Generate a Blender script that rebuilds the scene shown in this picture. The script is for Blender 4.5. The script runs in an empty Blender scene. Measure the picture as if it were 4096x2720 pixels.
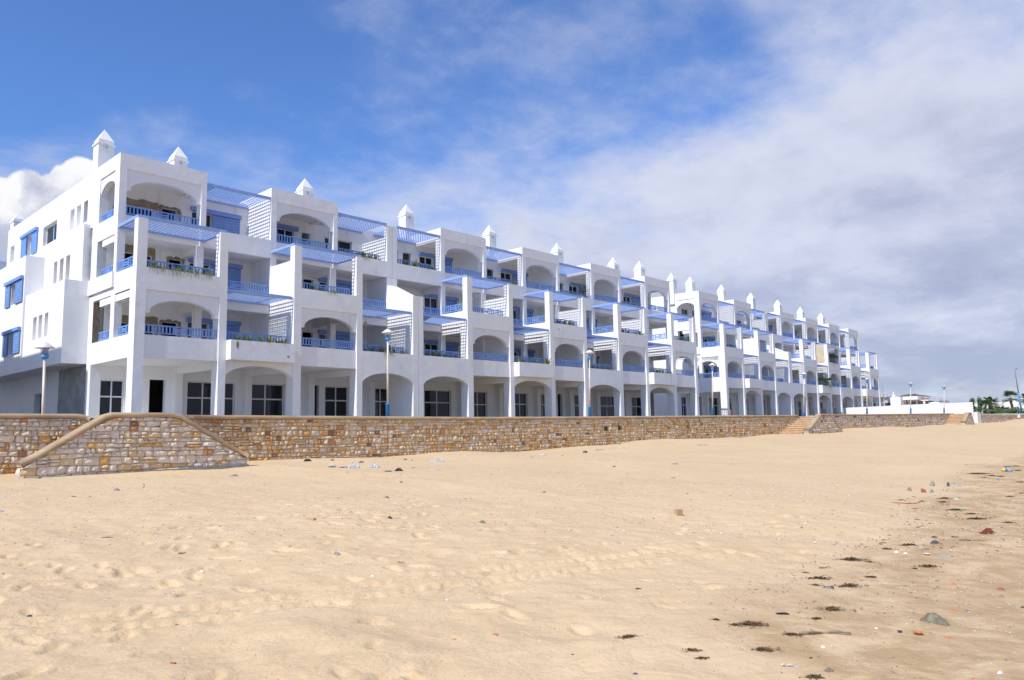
import bpy, math, random
import numpy as np
from mathutils import Vector, Matrix

random.seed(7)
rng = np.random.default_rng(11)
S = bpy.context.scene
COL = S.collection
R = math.radians

# ------------------------------------------------------------------ camera
cam_d = bpy.data.cameras.new('camera')
cam = bpy.data.objects.new('camera', cam_d)
COL.objects.link(cam)
cam_d.sensor_width = 36.0
cam_d.lens = 3098.0 / 4096 * 36
cam_d.clip_start = 0.1
cam_d.clip_end = 9000
_yaw, _pit, _rol = R(46.665), R(6.871), R(-1.141)
_f = Vector((math.sin(_yaw), math.cos(_yaw), 0))
_r = Vector((math.cos(_yaw), -math.sin(_yaw), 0))
_u = Vector((0, 0, 1))
f2 = _f * math.cos(_pit) + _u * math.sin(_pit)
u2 = _u * math.cos(_pit) - _f * math.sin(_pit)
r3 = _r * math.cos(_rol) + u2 * math.sin(_rol)
u3 = u2 * math.cos(_rol) - _r * math.sin(_rol)
cam.matrix_world = Matrix(((r3.x, u3.x, -f2.x, 0), (r3.y, u3.y, -f2.y, 0), (r3.z, u3.z, -f2.z, 0), (0, 0, 0, 1)))
S.camera = cam

# ------------------------------------------------------------------ sun, sky, exposure
SUN_TO = Vector((-1.0, -0.075, 0.99)).normalized()          # direction towards the sun
sun_d = bpy.data.lights.new('sun', 'SUN')
sun_d.energy = 4.2
sun_d.angle = R(0.55)
sun_d.color = (1.0, 0.955, 0.89)
sun = bpy.data.objects.new('sun', sun_d)
COL.objects.link(sun)
sun.rotation_euler = SUN_TO.to_track_quat('Z', 'Y').to_euler()
sun.location = (-30, -20, 60)

S.view_settings.view_transform = 'Standard'
S.view_settings.look = 'None'
S.view_settings.gamma = 1
S.view_settings.exposure = 0.12
S.view_settings.use_curve_mapping = False
S.render.engine = 'CYCLES'
S.cycles.max_bounces = 9
S.cycles.diffuse_bounces = 6
S.cycles.use_denoising = True

SUN_EL = math.asin(SUN_TO.z)
SUN_AZ = math.atan2(SUN_TO.x, SUN_TO.y)

W = bpy.data.worlds.new('World')
S.world = W
W.use_nodes = True


class NT:
    """small node-tree writer"""
    def __init__(s, tree):
        s.t = tree
        s.n = tree.nodes
        s.l = tree.links

    def node(s, typ, **kw):
        n = s.n.new(typ)
        for k, v in kw.items():
            if k.startswith('i_'):
                s.put(n.inputs[k[2:].replace('_', ' ')], v)
            else:
                setattr(n, k, v)
        return n

    def put(s, sock, v):
        if hasattr(v, 'default_value') or hasattr(v, 'is_output'):
            s.l.new(v, sock)
        else:
            sock.default_value = v

    def math(s, op, a, b=None, c=None, clamp=False):
        n = s.n.new('ShaderNodeMath')
        n.operation = op
        n.use_clamp = clamp
        for i, v in enumerate((a, b, c)):
            if v is not None:
                s.put(n.inputs[i], v)
        return n.outputs[0]

    def vmath(s, op, a, b=None, scale=None):
        n = s.n.new('ShaderNodeVectorMath')
        n.operation = op
        s.put(n.inputs[0], a)
        if b is not None:
            s.put(n.inputs[1], b)
        if scale is not None:
            s.put(n.inputs[3], scale)
        return n.outputs['Value'] if op in ('DOT_PRODUCT', 'LENGTH', 'DISTANCE') else n.outputs[0]

    def noise(s, vec, scale, detail=4, rough=0.5, dist=0.0):
        n = s.n.new('ShaderNodeTexNoise')
        s.put(n.inputs['Vector'], vec)
        n.inputs['Scale'].default_value = scale
        n.inputs['Detail'].default_value = detail
        n.inputs['Roughness'].default_value = rough
        n.inputs['Distortion'].default_value = dist
        return n.outputs['Fac']

    def ramp(s, fac, a, b, lo=0.0, hi=1.0, smooth=True):
        n = s.n.new('ShaderNodeMapRange')
        n.interpolation_type = 'SMOOTHSTEP' if smooth else 'LINEAR'
        s.put(n.inputs['Value'], fac)
        n.inputs['From Min'].default_value = a
        n.inputs['From Max'].default_value = b
        n.inputs['To Min'].default_value = lo
        n.inputs['To Max'].default_value = hi
        return n.outputs['Result']

    def mix(s, fac, a, b, blend='MIX'):
        n = s.n.new('ShaderNodeMix')
        n.data_type = 'RGBA'
        n.blend_type = blend
        s.put(n.inputs[0], fac)
        for k, v in ((6, a), (7, b)):
            if isinstance(v, tuple):
                v = (*v[:3], 1.0)
            s.put(n.inputs[k], v)
        return n.outputs[2]


CLOUD_SHIFT = (-1.8924, -14.9419, -1.0893)


def build_world():
    t = NT(W.node_tree)
    t.n.clear()
    sky = t.node('ShaderNodeTexSky')
    sky.sky_type = 'NISHITA'
    sky.sun_disc = False
    sky.sun_elevation = SUN_EL
    sky.sun_rotation = SUN_AZ
    sky.altitude = 0
    sky.air_density = 1.0
    sky.dust_density = 0.4
    sky.ozone_density = 2.2
    tc = t.node('ShaderNodeTexCoord')
    d = tc.outputs['Generated']
    sep = t.node('ShaderNodeSeparateXYZ')
    t.l.new(d, sep.inputs[0])
    dz = t.math('MAXIMUM', sep.outputs[2], 0.0)
    k = t.math('DIVIDE', 1.0, t.math('ADD', dz, 0.20))
    cmb = t.node('ShaderNodeCombineXYZ')
    t.l.new(t.math('MULTIPLY', sep.outputs[0], k), cmb.inputs[0])
    t.l.new(t.math('MULTIPLY', sep.outputs[1], k), cmb.inputs[1])
    p = cmb.outputs[0]                                      # position on the cloud sheet
    # clear blue, a little deeper than the model's own
    blue = t.mix(1.0, sky.outputs[0], (0.82, 1.13, 1.66), 'MULTIPLY')
    blue = t.vmath('SCALE', blue, scale=0.105)
    # how cloudy it is towards +x (down the beach) rather than inland
    east = t.vmath('DOT_PRODUCT', d, (0.86, -0.50, 0.0))
    n1 = t.noise(t.vmath('ADD', p, CLOUD_SHIFT), 1.35, 9, 0.58, 0.15)
    n2 = t.noise(p, 4.6, 7, 0.62, 0.15)
    low = t.ramp(dz, 0.12, 0.60, 0.20, 0.0)
    thin = t.math('ADD', t.math('ADD', t.math('MULTIPLY', n1, 0.72), t.math('MULTIPLY', n2, 0.28)),
                  t.math('ADD', t.math('MULTIPLY', t.math('SUBTRACT', east, 0.12), 0.30), low))
    veil = t.ramp(thin, 0.47, 0.80)
    veil = t.math('MULTIPLY', veil, 0.92)
    # body brightness of the clouds: light tops, grey-blue bellies
    n3 = t.noise(t.vmath('ADD', p, (3.1, 1.7, 0.0)), 1.7, 7, 0.55, 0.15)
    n4 = t.noise(t.vmath('MULTIPLY', p, (1.0, 1.3, 1.0)), 4.2, 7, 0.62, 0.3)
    heavy = t.ramp(t.math('ADD', t.math('ADD', t.math('MULTIPLY', n3, 0.66), t.math('MULTIPLY', n4, 0.34)), t.math('ADD', t.math('MULTIPLY', east, 0.17), t.ramp(dz, 0.04, 0.42, 0.11, -0.12))), 0.47, 0.83)
    ccol = t.mix(heavy, (0.67, 0.69, 0.80), (0.385, 0.42, 0.56))
    c1 = t.mix(veil, blue, ccol)
    # the cumulus standing inland, behind the building
    def puff(center, rad, squash=1.0):
        c = Vector(center).normalized()
        v = t.vmath('SUBTRACT', d, tuple(c))
        v = t.vmath('MULTIPLY', v, (1, 1, squash))
        return t.math('DIVIDE', t.vmath('LENGTH', v), rad)
    dist = None
    for c, rad in PUFFS:
        q = puff(c, rad)
        dist = q if dist is None else t.math('MINIMUM', dist, q)
    nb = t.noise(d, 13.0, 6, 0.55, 0.1)
    nc = t.noise(d, 45.0, 5, 0.6)
    edge = t.math('ADD', dist, t.math('ADD', t.math('MULTIPLY', t.math('SUBTRACT', nb, 0.5), 1.0), t.math('MULTIPLY', t.math('SUBTRACT', nc, 0.5), 0.35)))
    cum = t.math('MULTIPLY', t.ramp(edge, 1.04, 0.90), t.ramp(dz, 0.10, 0.22))
    nd = t.noise(t.vmath('ADD', d, (0.4, 0.1, 0.03)), 17.0, 5, 0.6, 0.3)
    belly = t.ramp(dz, 0.30, 0.20)
    cumc = t.mix(t.ramp(t.math('ADD', nd, t.math('MULTIPLY', belly, 0.22)), 0.40, 0.74), (0.90, 0.90, 0.93), (0.46, 0.50, 0.64))
    c2 = t.mix(cum, c1, cumc)
    bg = t.node('ShaderNodeBackground')
    t.l.new(c2, bg.inputs[0])
    bg.inputs[1].default_value = 1.0
    out = t.node('ShaderNodeOutputWorld')
    t.l.new(bg.outputs[0], out.inputs[0])


PUFFS = [((0.2796, 0.9144, 0.2928), 0.0229), ((0.2712, 0.9218, 0.277), 0.0282), ((0.2564, 0.929, 0.2669), 0.0282), ((0.2378, 0.9354, 0.2616), 0.0308),
         ((0.2215, 0.9429, 0.2488), 0.0334), ((0.1948, 0.9524, 0.2347), 0.0484), ((0.1592, 0.9637, 0.2144), 0.0563), ((0.2349, 0.9452, 0.2269), 0.0440),
         ((0.09, 0.97, 0.21), 0.0660), ((0.0, 0.98, 0.18), 0.0704), ((-0.12, 0.97, 0.17), 0.0792)]
build_world()


# ------------------------------------------------------------------ materials
def material(name, rough=0.6, spec=0.5):
    m = bpy.data.materials.new(name)
    m.use_nodes = True
    t = NT(m.node_tree)
    b = m.node_tree.nodes['Principled BSDF']
    b.inputs['Roughness'].default_value = rough
    b.inputs['Specular IOR Level'].default_value = spec
    return m, t, b


def bump(t, b, h, strength, dist):
    n = t.node('ShaderNodeBump')
    n.inputs['Strength'].default_value = strength
    n.inputs['Distance'].default_value = dist
    t.l.new(h, n.inputs['Height'])
    t.l.new(n.outputs[0], b.inputs['Normal'])


def pos(t):
    return t.node('ShaderNodeNewGeometry').outputs['Position']


def varied(name, c0, c1, scale, rough=0.6, spec=0.4, bstr=0.3, bdist=0.01, bscale=None, detail=5, lo=0.35, hi=0.65, stretch=None):
    m, t, b = material(name, rough, spec)
    p = pos(t)
    if stretch:
        p = t.vmath('MULTIPLY', p, stretch)
    n = t.noise(p, scale, detail, 0.6)
    t.l.new(t.mix(t.ramp(n, lo, hi), c0, c1), b.inputs['Base Color'])
    if bstr:
        bump(t, b, t.noise(p, bscale or scale * 4, 4, 0.6), bstr, bdist)
    return m


def make_plaster(name, base, dirt, amount):
    m, t, b = material(name, 0.75, 0.25)
    p = pos(t)
    big = t.noise(p, 0.45, 5, 0.6)
    streak = t.noise(t.vmath('MULTIPLY', p, (2.2, 2.2, 0.22)), 1.6, 5, 0.62)
    mask = t.math('MULTIPLY', t.ramp(streak, 0.52, 0.78), t.ramp(big, 0.40, 0.66))
    c = t.mix(t.math('MULTIPLY', mask, amount), base, dirt)
    c = t.mix(t.ramp(big, 0.3, 0.7), c, t.mix(0.5, c, tuple(x * 0.93 for x in base)))
    t.l.new(c, b.inputs['Base Color'])
    h = t.math('ADD', t.math('MULTIPLY', t.noise(p, 2.3, 3, 0.5), 1.0), t.math('MULTIPLY', t.noise(p, 17, 4, 0.6), 0.18))
    bump(t, b, h, 0.6, 0.028)
    return m


M = {}
M['plaster'] = make_plaster('white_plaster', (0.825, 0.82, 0.81), (0.47, 0.44, 0.39), 0.75)
M['plaster_far'] = make_plaster('white_plaster_villa', (0.80, 0.775, 0.75), (0.5, 0.46, 0.42), 0.5)
M['concrete'] = varied('bare_concrete', (0.40, 0.39, 0.37), (0.28, 0.275, 0.26), 1.6, 0.85, 0.2, 0.4, 0.01, 14)
M['raw'] = varied('broken_render', (0.33, 0.26, 0.185), (0.24, 0.185, 0.135), 5, 0.9, 0.2, 0.8, 0.03, 22)
M['blue'] = varied('blue_paint', (0.19, 0.345, 0.70), (0.165, 0.305, 0.62), 3.0, 0.42, 0.5, 0.15, 0.004, 40)
M['blue_deep'] = varied('shutter_blue_paint', (0.19, 0.31, 0.64), (0.16, 0.265, 0.56), 3.0, 0.45, 0.5, 0.15, 0.004, 40)
M['blue_pale'] = varied('pergola_blue_paint', (0.285, 0.405, 0.72), (0.25, 0.365, 0.65), 3.0, 0.42, 0.5, 0.15, 0.004, 40)
M['teal'] = varied('weathered_teal_paint', (0.06, 0.23, 0.34), (0.05, 0.18, 0.26), 3.0, 0.5, 0.5, 0.15, 0.004, 40)
M['lampblue'] = varied('lamp_blue_paint', (0.045, 0.27, 0.60), (0.035, 0.22, 0.50), 5.0, 0.4, 0.5, 0.1, 0.004, 30)
M['white_metal'] = varied('white_enamel', (0.80, 0.79, 0.76), (0.68, 0.65, 0.60), 6.0, 0.4, 0.5, 0.0)
M['pole'] = varied('cream_pole_paint', (0.70, 0.65, 0.56), (0.58, 0.50, 0.40), 2.0, 0.45, 0.5, 0.1, 0.003, 30)
M['frame'] = varied('window_frame', (0.72, 0.72, 0.72), (0.62, 0.62, 0.63), 2.0, 0.4, 0.5, 0.0)
M['blind'] = varied('pale_blind', (0.62, 0.64, 0.60), (0.55, 0.57, 0.54), 2.0, 0.6, 0.3, 0.0)
m, t, b = material('dark_glass', 0.04, 0.38)
b.inputs['Base Color'].default_value = (0.010, 0.013, 0.018, 1)
bump(t, b, t.noise(pos(t), 0.9, 2, 0.5), 0.03, 0.02)
M['glass'] = m
M['room'] = varied('unlit_inside_dark', (0.10, 0.095, 0.09), (0.07, 0.065, 0.06), 1.0, 0.9, 0.1, 0.0)  # dark base stands in for unlit insides, on rooms and flat backing sheets alike
M['cap'] = varied('sandy_coping', (0.48, 0.355, 0.225), (0.37, 0.265, 0.16), 1.3, 0.85, 0.2, 0.35, 0.01, 18, stretch=(1, 1, 2.5))
M['mortar'] = varied('mortar', (0.36, 0.275, 0.19), (0.28, 0.21, 0.14), 3, 0.95, 0.1, 0.5, 0.01, 30)
M['footing'] = varied('grey_footing', (0.30, 0.31, 0.32), (0.23, 0.235, 0.24), 2.5, 0.9, 0.2, 0.4, 0.01, 18)
M['paving'] = varied('promenade_paving', (0.27, 0.235, 0.20), (0.22, 0.19, 0.16), 1.5, 0.85, 0.2, 0.3, 0.006, 12)
M['soil'] = varied('planter_soil', (0.10, 0.07, 0.045), (0.06, 0.042, 0.03), 9, 0.95, 0.1, 0.6, 0.02, 30)
M['pale_step'] = varied('pale_step_stone', (0.62, 0.50, 0.36), (0.52, 0.38, 0.24), 4.5, 0.85, 0.2, 0.5, 0.01, 25)
M['ochre_step'] = varied('ochre_step_stone', (0.52, 0.33, 0.17), (0.42, 0.21, 0.10), 3.5, 0.85, 0.2, 0.5, 0.01, 25)
M['leaf'] = varied('agave_leaf', (0.075, 0.115, 0.035), (0.13, 0.16, 0.055), 14, 0.5, 0.4, 0.0)
M['leaf_dark'] = varied('dark_leaf', (0.070, 0.130, 0.040), (0.115, 0.175, 0.060), 9, 0.5, 0.4, 0.0)
M['leaf_yellow'] = varied('striped_agave_leaf', (0.24, 0.23, 0.075), (0.09, 0.12, 0.035), 22, 0.5, 0.4, 0.0)
M['leaf_dry'] = varied('hanging_grass', (0.16, 0.18, 0.075), (0.24, 0.22, 0.12), 12, 0.7, 0.2, 0.0)
M['bark'] = varied('palm_bark', (0.15, 0.11, 0.08), (0.09, 0.066, 0.046), 9, 0.9, 0.1, 0.6, 0.02, 20)
M['canvas'] = varied('beige_canvas', (0.62, 0.52, 0.36), (0.54, 0.45, 0.30), 2, 0.8, 0.1, 0.1, 0.01, 8)
M['hill'] = varied('scrub_hill', (0.085, 0.085, 0.06), (0.15, 0.125, 0.09), 0.02, 0.95, 0.1, 0.0)
M['land'] = varied('dry_land', (0.40, 0.31, 0.20), (0.26, 0.22, 0.13), 0.12, 0.95, 0.1, 0.0)
M['redtile'] = varied('red_tile', (0.36, 0.13, 0.07), (0.28, 0.10, 0.055), 6, 0.8, 0.2, 0.0)
M['weed'] = varied('dried_seaweed', (0.095, 0.055, 0.028), (0.17, 0.11, 0.058), 40, 0.85, 0.2, 0.0)
M['stick'] = varied('driftwood', (0.32, 0.25, 0.18), (0.15, 0.11, 0.075), 18, 0.85, 0.2, 0.4, 0.004, 60)
M['rock'] = varied('weathered_rock', (0.27, 0.235, 0.155), (0.17, 0.15, 0.105), 16, 0.9, 0.2, 0.7, 0.012, 45)
M['grey_rock'] = varied('grey_rock', (0.33, 0.31, 0.28), (0.20, 0.195, 0.185), 18, 0.9, 0.2, 0.6, 0.01, 45)
M['slate'] = varied('dark_slate', (0.055, 0.062, 0.075), (0.10, 0.105, 0.115), 20, 0.6, 0.3, 0.3, 0.004, 60)
M['redstone'] = varied('terracotta', (0.36, 0.13, 0.065), (0.26, 0.085, 0.045), 15, 0.8, 0.2, 0.4, 0.005, 50)
M['shell'] = varied('white_shell', (0.78, 0.75, 0.70), (0.62, 0.57, 0.50), 30, 0.5, 0.4, 0.0)
M['shell_orange'] = varied('orange_shell', (0.62, 0.24, 0.08), (0.46, 0.13, 0.05), 45, 0.45, 0.5, 0.0, stretch=(1, 1, 3))
M['wood'] = varied('pale_wood', (0.50, 0.34, 0.19), (0.40, 0.25, 0.13), 16, 0.75, 0.2, 0.3, 0.004, 50, stretch=(6, 6, 0.6))
M['black_plastic'] = varied('black_plastic', (0.012, 0.012, 0.013), (0.025, 0.025, 0.026), 8, 0.3, 0.5, 0.0)
M['white_plastic'] = varied('white_plastic', (0.54, 0.53, 0.51), (0.40, 0.395, 0.38), 8, 0.35, 0.5, 0.0)
M['orange_plastic'] = varied('orange_plastic', (0.75, 0.16, 0.03), (0.60, 0.11, 0.02), 8, 0.4, 0.5, 0.0)
M['green_plastic'] = varied('green_plastic', (0.05, 0.55, 0.06), (0.04, 0.42, 0.05), 8, 0.4, 0.5, 0.0)
M['yellow_plastic'] = varied('yellow_plastic', (0.75, 0.55, 0.04), (0.62, 0.42, 0.03), 8, 0.4, 0.5, 0.0)
M['brown_board'] = varied('brown_board', (0.10, 0.05, 0.03), (0.065, 0.033, 0.02), 6, 0.7, 0.2, 0.2, 0.004, 30)
M['crimson'] = varied('crimson_cloth', (0.20, 0.035, 0.02), (0.12, 0.022, 0.014), 20, 0.6, 0.3, 0.3, 0.004, 40)
m, t, b = material('clear_plastic', 0.12, 0.5)
b.inputs['Base Color'].default_value = (0.62, 0.66, 0.70, 1)
b.inputs['Transmission Weight'].default_value = 0.55
b.inputs['IOR'].default_value = 1.2
M['clear'] = m
m, t, b = material('lantern_glass', 0.15, 0.5)
b.inputs['Base Color'].default_value = (0.85, 0.87, 0.88, 1)
b.inputs['Transmission Weight'].default_value = 0.85
b.inputs['IOR'].default_value = 1.1
M['lantern'] = m

# stones carry their own colour
m, t, b = material('rubble_stone', 0.88, 0.2)
at = t.node('ShaderNodeAttribute', attribute_name='Col')
p = pos(t)
c = t.mix(t.ramp(t.noise(p, 9, 5, 0.62), 0.40, 0.72), at.outputs['Color'], t.mix(0.30, at.outputs['Color'], (0.46, 0.31, 0.15)))
t.l.new(t.mix(t.ramp(t.noise(p, 38, 3, 0.6), 0.35, 0.7, 0.0, 0.35), c, (0.60, 0.55, 0.48)), b.inputs['Base Color'])
bump(t, b, t.math('ADD', t.noise(p, 11, 3, 0.6), t.math('MULTIPLY', t.noise(p, 34, 4, 0.62), 0.35)), 0.9, 0.05)
M['stone'] = m

# sand: two tones carried as attributes (damp, gritty), grain from noise
m, t, b = material('beach_sand', 0.92, 0.12)
p = pos(t)
at = t.node('ShaderNodeAttribute', attribute_name='Damp')
soft = t.noise(p, 0.55, 6, 0.6)
mid = t.noise(p, 5.5, 5, 0.62)
grain = t.noise(p, 140, 3, 0.7)
c = t.mix(t.ramp(soft, 0.3, 0.7), (0.668, 0.492, 0.292), (0.625, 0.450, 0.258))
c = t.mix(t.ramp(mid, 0.35, 0.68, 0, 0.30), c, (0.71, 0.535, 0.33))
c = t.mix(t.math('MULTIPLY', at.outputs['Fac'], t.ramp(t.noise(p, 1.9, 6, 0.65, 0.4), 0.30, 0.62)), c, (0.465, 0.315, 0.168))
c = t.mix(t.ramp(grain, 0.60, 0.80, 0, 0.35), c, (0.72, 0.62, 0.48))
c = t.mix(t.ramp(t.noise(p, 95, 2, 0.6), 0.66, 0.78, 0, 0.6), c, (0.26, 0.185, 0.11))
t.l.new(c, b.inputs['Base Color'])
h = t.math('ADD', t.math('MULTIPLY', t.noise(t.vmath('MULTIPLY', p, (1.0, 1.5, 1.0)), 3.4, 5, 0.6, 0.3), 1.5), t.math('ADD', t.math('MULTIPLY', t.noise(p, 24, 4, 0.65), 0.22), t.math('MULTIPLY', grain, 0.05)))
bump(t, b, h, 0.50, 0.06)
M['sand'] = m
m, t, b = material('sea_water', 0.12, 0.5)
b.inputs['Base Color'].default_value = (0.012, 0.05, 0.085, 1)
bump(t, b, t.noise(pos(t), 0.7, 4, 0.6), 0.6, 0.25)
M['sea'] = m


# ------------------------------------------------------------------ mesh helpers
class MB:
    """collects faces and links them as ONE mesh object"""
    def __init__(s):
        s.v, s.f, s.c = [], [], []

    def add(s, vs, fs, col=None):
        o = len(s.v)
        s.v += [tuple(x) for x in vs]
        s.f += [tuple(i + o for i in q) for q in fs]
        if col is not None:
            s.c += [col] * len(vs)
        return s

    def box(s, x0, x1, y0, y1, z0, z1):
        return s.add([(x0, y0, z0), (x1, y0, z0), (x1, y1, z0), (x0, y1, z0), (x0, y0, z1), (x1, y0, z1), (x1, y1, z1), (x0, y1, z1)],
                     [(0, 3, 2, 1), (4, 5, 6, 7), (0, 1, 5, 4), (1, 2, 6, 5), (2, 3, 7, 6), (3, 0, 4, 7)])

    def prism_y(s, pts, y0, y1):
        """polygon in x,z (counter-clockwise seen from -y) swept from y0 to y1"""
        n = len(pts)
        vs = [(x, y0, z) for x, z in pts] + [(x, y1, z) for x, z in pts]
        fs = [tuple(range(n)), tuple(range(2 * n - 1, n - 1, -1))]
        fs += [(i, i + n, (i + 1) % n + n, (i + 1) % n) for i in range(n)]
        return s.add(vs, fs)

    def prism_x(s, pts, x0, x1):
        """polygon in y,z swept from x0 to x1"""
        n = len(pts)
        vs = [(x0, y, z) for y, z in pts] + [(x1, y, z) for y, z in pts]
        fs = [tuple(range(n - 1, -1, -1)), tuple(range(n, 2 * n))]
        fs += [(i, (i + 1) % n, (i + 1) % n + n, i + n) for i in range(n)]
        return s.add(vs, fs)

    def tube(s, pts, rad, n=8, caps=True):
        pts = [Vector(p) for p in pts]
        rads = rad if isinstance(rad, (list, tuple)) else [rad] * len(pts)
        vs, fs = [], []
        for i, p in enumerate(pts):
            d = (pts[min(i + 1, len(pts) - 1)] - pts[max(i - 1, 0)]).normalized()
            a = d.orthogonal().normalized() if abs(d.z) < 0.95 else Vector((1, 0, 0))
            a = (a - d * a.dot(d)).normalized()
            bq = d.cross(a)
            for k in range(n):
                q = 2 * math.pi * k / n
                vs.append(p + (a * math.cos(q) + bq * math.sin(q)) * rads[i])
        for i in range(len(pts) - 1):
            for k in range(n):
                fs.append((i * n + k, i * n + (k + 1) % n, (i + 1) * n + (k + 1) % n, (i + 1) * n + k))
        if caps:
            fs.append(tuple(range(n - 1, -1, -1)))
            fs.append(tuple(range((len(pts) - 1) * n, len(pts) * n)))
        return s.add(vs, fs)

    def lathe(s, prof, n=20, cx=0, cy=0):
        vs, fs = [], []
        for r_, z in prof:
            for k in range(n):
                q = 2 * math.pi * k / n
                vs.append((cx + r_ * math.cos(q), cy + r_ * math.sin(q), z))
        for i in range(len(prof) - 1):
            for k in range(n):
                fs.append((i * n + k, i * n + (k + 1) % n, (i + 1) * n + (k + 1) % n, (i + 1) * n + k))
        fs.append(tuple(range(n - 1, -1, -1)))
        fs.append(tuple(range((len(prof) - 1) * n, len(prof) * n)))
        return s.add(vs, fs)

    def mesh(s, name, mat, smooth=False, origin=(0, 0, 0)):
        me = bpy.data.meshes.new(name)
        ox, oy, oz = origin
        me.from_pydata([(x - ox, y - oy, z - oz) for x, y, z in s.v], [], s.f)
        if s.c:
            a = me.color_attributes.new('Col', 'FLOAT_COLOR', 'POINT')
            a.data.foreach_set('color', np.array([(*c[:3], 1.0) for c in s.c], dtype=np.float32).ravel())
        if smooth:
            me.polygons.foreach_set('use_smooth', [True] * len(me.polygons))
        me.materials.append(mat)
        me.update()
        return me

    def build(s, name, mat, parent=None, smooth=False, origin=(0, 0, 0)):
        return link(name, s.mesh(name, mat, smooth, origin), parent)


def link(name, data, parent=None):
    o = bpy.data.objects.new(name, data)
    COL.objects.link(o)
    if parent is not None:
        o.parent = parent
    return o


def tag(o, label=None, cat=None, group=None, kind=None):
    if label:
        o['label'] = label
    if cat:
        o['category'] = cat
    if group:
        o['group'] = group
    if kind:
        o['kind'] = kind
    return o


def thing(name, label, cat, loc=(0, 0, 0), rz=0.0, group=None):
    o = link(name, None)
    o.location = loc
    o.rotation_euler = (0, 0, rz)
    return tag(o, label, cat, group)


_cubes = {}


def cube(name, mat, parent, x0, x1, y0, y1, z0, z1, origin=(0, 0, 0)):
    """a box piece of its own; alike pieces share one unit mesh"""
    key = (name, mat.name)
    if key not in _cubes:
        _cubes[key] = MB().box(-.5, .5, -.5, .5, -.5, .5).mesh(name, mat)
    o = link(name, _cubes[key], parent)
    o.location = ((x0 + x1) / 2 - origin[0], (y0 + y1) / 2 - origin[1], (z0 + z1) / 2 - origin[2])
    o.scale = (x1 - x0, y1 - y0, z1 - z0)
    return o


def wall_holes(mb, axis, at, u0, u1, z0, z1, holes, depth):
    """a wall sheet with rectangular holes and their reveals. axis 'y': sheet at y=at facing -y, u = x; axis 'x': sheet at x=at facing -x, u = y"""
    us = sorted({u0, u1, *[h for q in holes for h in q[:2]]})
    zs = sorted({z0, z1, *[h for q in holes for h in q[2:4]]})
    us = [u for u in us if u0 <= u <= u1]
    zs = [z for z in zs if z0 <= z <= z1]
    P = (lambda u, w, z: (u, at + w, z)) if axis == 'y' else (lambda u, w, z: (at + w, u, z))
    for i in range(len(us) - 1):
        for j in range(len(zs) - 1):
            cu, cz = (us[i] + us[i + 1]) / 2, (zs[j] + zs[j + 1]) / 2
            if any(q[0] < cu < q[1] and q[2] < cz < q[3] for q in holes):
                continue
            mb.add([P(us[i], 0, zs[j]), P(us[i + 1], 0, zs[j]), P(us[i + 1], 0, zs[j + 1]), P(us[i], 0, zs[j + 1])], [(0, 1, 2, 3) if axis == 'y' else (3, 2, 1, 0)])
    for a, b_, c_, d_ in [q[:4] for q in holes]:
        r_ = [(a, c_), (b_, c_), (b_, d_), (a, d_)]
        for k in range(4):
            (ua, za), (ub, zb) = r_[k], r_[(k + 1) % 4]
            mb.add([P(ua, 0, za), P(ub, 0, zb), P(ub, depth, zb), P(ua, depth, za)], [(0, 1, 2, 3)])


def arch_poly(x0, x1, ztop, spring, apex, lip=0.2, lipdrop=0.17, n=18):
    """the plate above an arched opening: flat top, flattened arch below, small corbels at both ends"""
    pts = [(x0, spring - lipdrop if lip else spring)]
    if lip:
        pts += [(x0 + lip, spring - lipdrop), (x0 + lip, spring)]
    xa, xb = x0 + lip, x1 - lip
    for k in range(1, n):
        t_ = k / n
        c_ = 2 * t_ - 1
        pts.append((xa + (xb - xa) * t_, spring + (apex - spring) * (1 - abs(c_) ** 2.15) ** 0.72))
    if lip:
        pts += [(x1 - lip, spring), (x1 - lip, spring - lipdrop)]
    pts += [(x1, spring - lipdrop if lip else spring), (x1, ztop), (x0, ztop)]
    return pts


# ------------------------------------------------------------------ the sand
WALL_Y = 23.3
_bx = np.array([-400, -60, 5, 10.5, 12, 14.2, 17.3, 20, 24, 26.3, 29.3, 33.7, 39, 44, 54, 64, 80, 94, 100, 106, 112, 125, 150, 250, 3000.])
_bz = np.array([-1.2, -.80, -.79, -.83, -.68, -.68, -.78, -.69, -.75, -.76, -.68, -.52, -.49, -.51, -.42, -.15, -.15, 0.0, -.1, -.28, -.1, .45, .6, .7, .5])
_nz = np.random.default_rng(3)
_WV = [( _nz.uniform(0, 6.28), _nz.uniform(0.25, 2.6), _nz.uniform(0, 6.28)) for _ in range(26)]


def sand_h(x, y):
    x = np.asarray(x, float)
    y = np.asarray(y, float)
    b_ = np.interp(x, _bx, _bz)
    t_ = np.clip(y / 21.5, 0, 1)
    z = -1.6 + (b_ + 1.6) * t_ ** 1.25
    z = z - 0.035 * np.clip(-y, 0, 40)
    z = z + 0.05 * np.sin(x * 0.9 + 1.3) * np.exp(-((y - 22.6) / 0.9) ** 2) * (x < 120)       # wind-blown foot of the wall
    dune = np.clip((x - 96) / 12, 0, 1) ** .6 * np.clip((175 - x) / 60, 0, 1) * np.exp(-((y - 18.5) / 3.6) ** 2)
    z = z + 0.75 * dune
    und = 0
    for a, k_, ph in _WV:
        und = und + np.sin(k_ * (x * math.cos(a) + y * math.sin(a)) + ph) / k_ ** 0.9
    return z + 0.0075 * und


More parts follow.
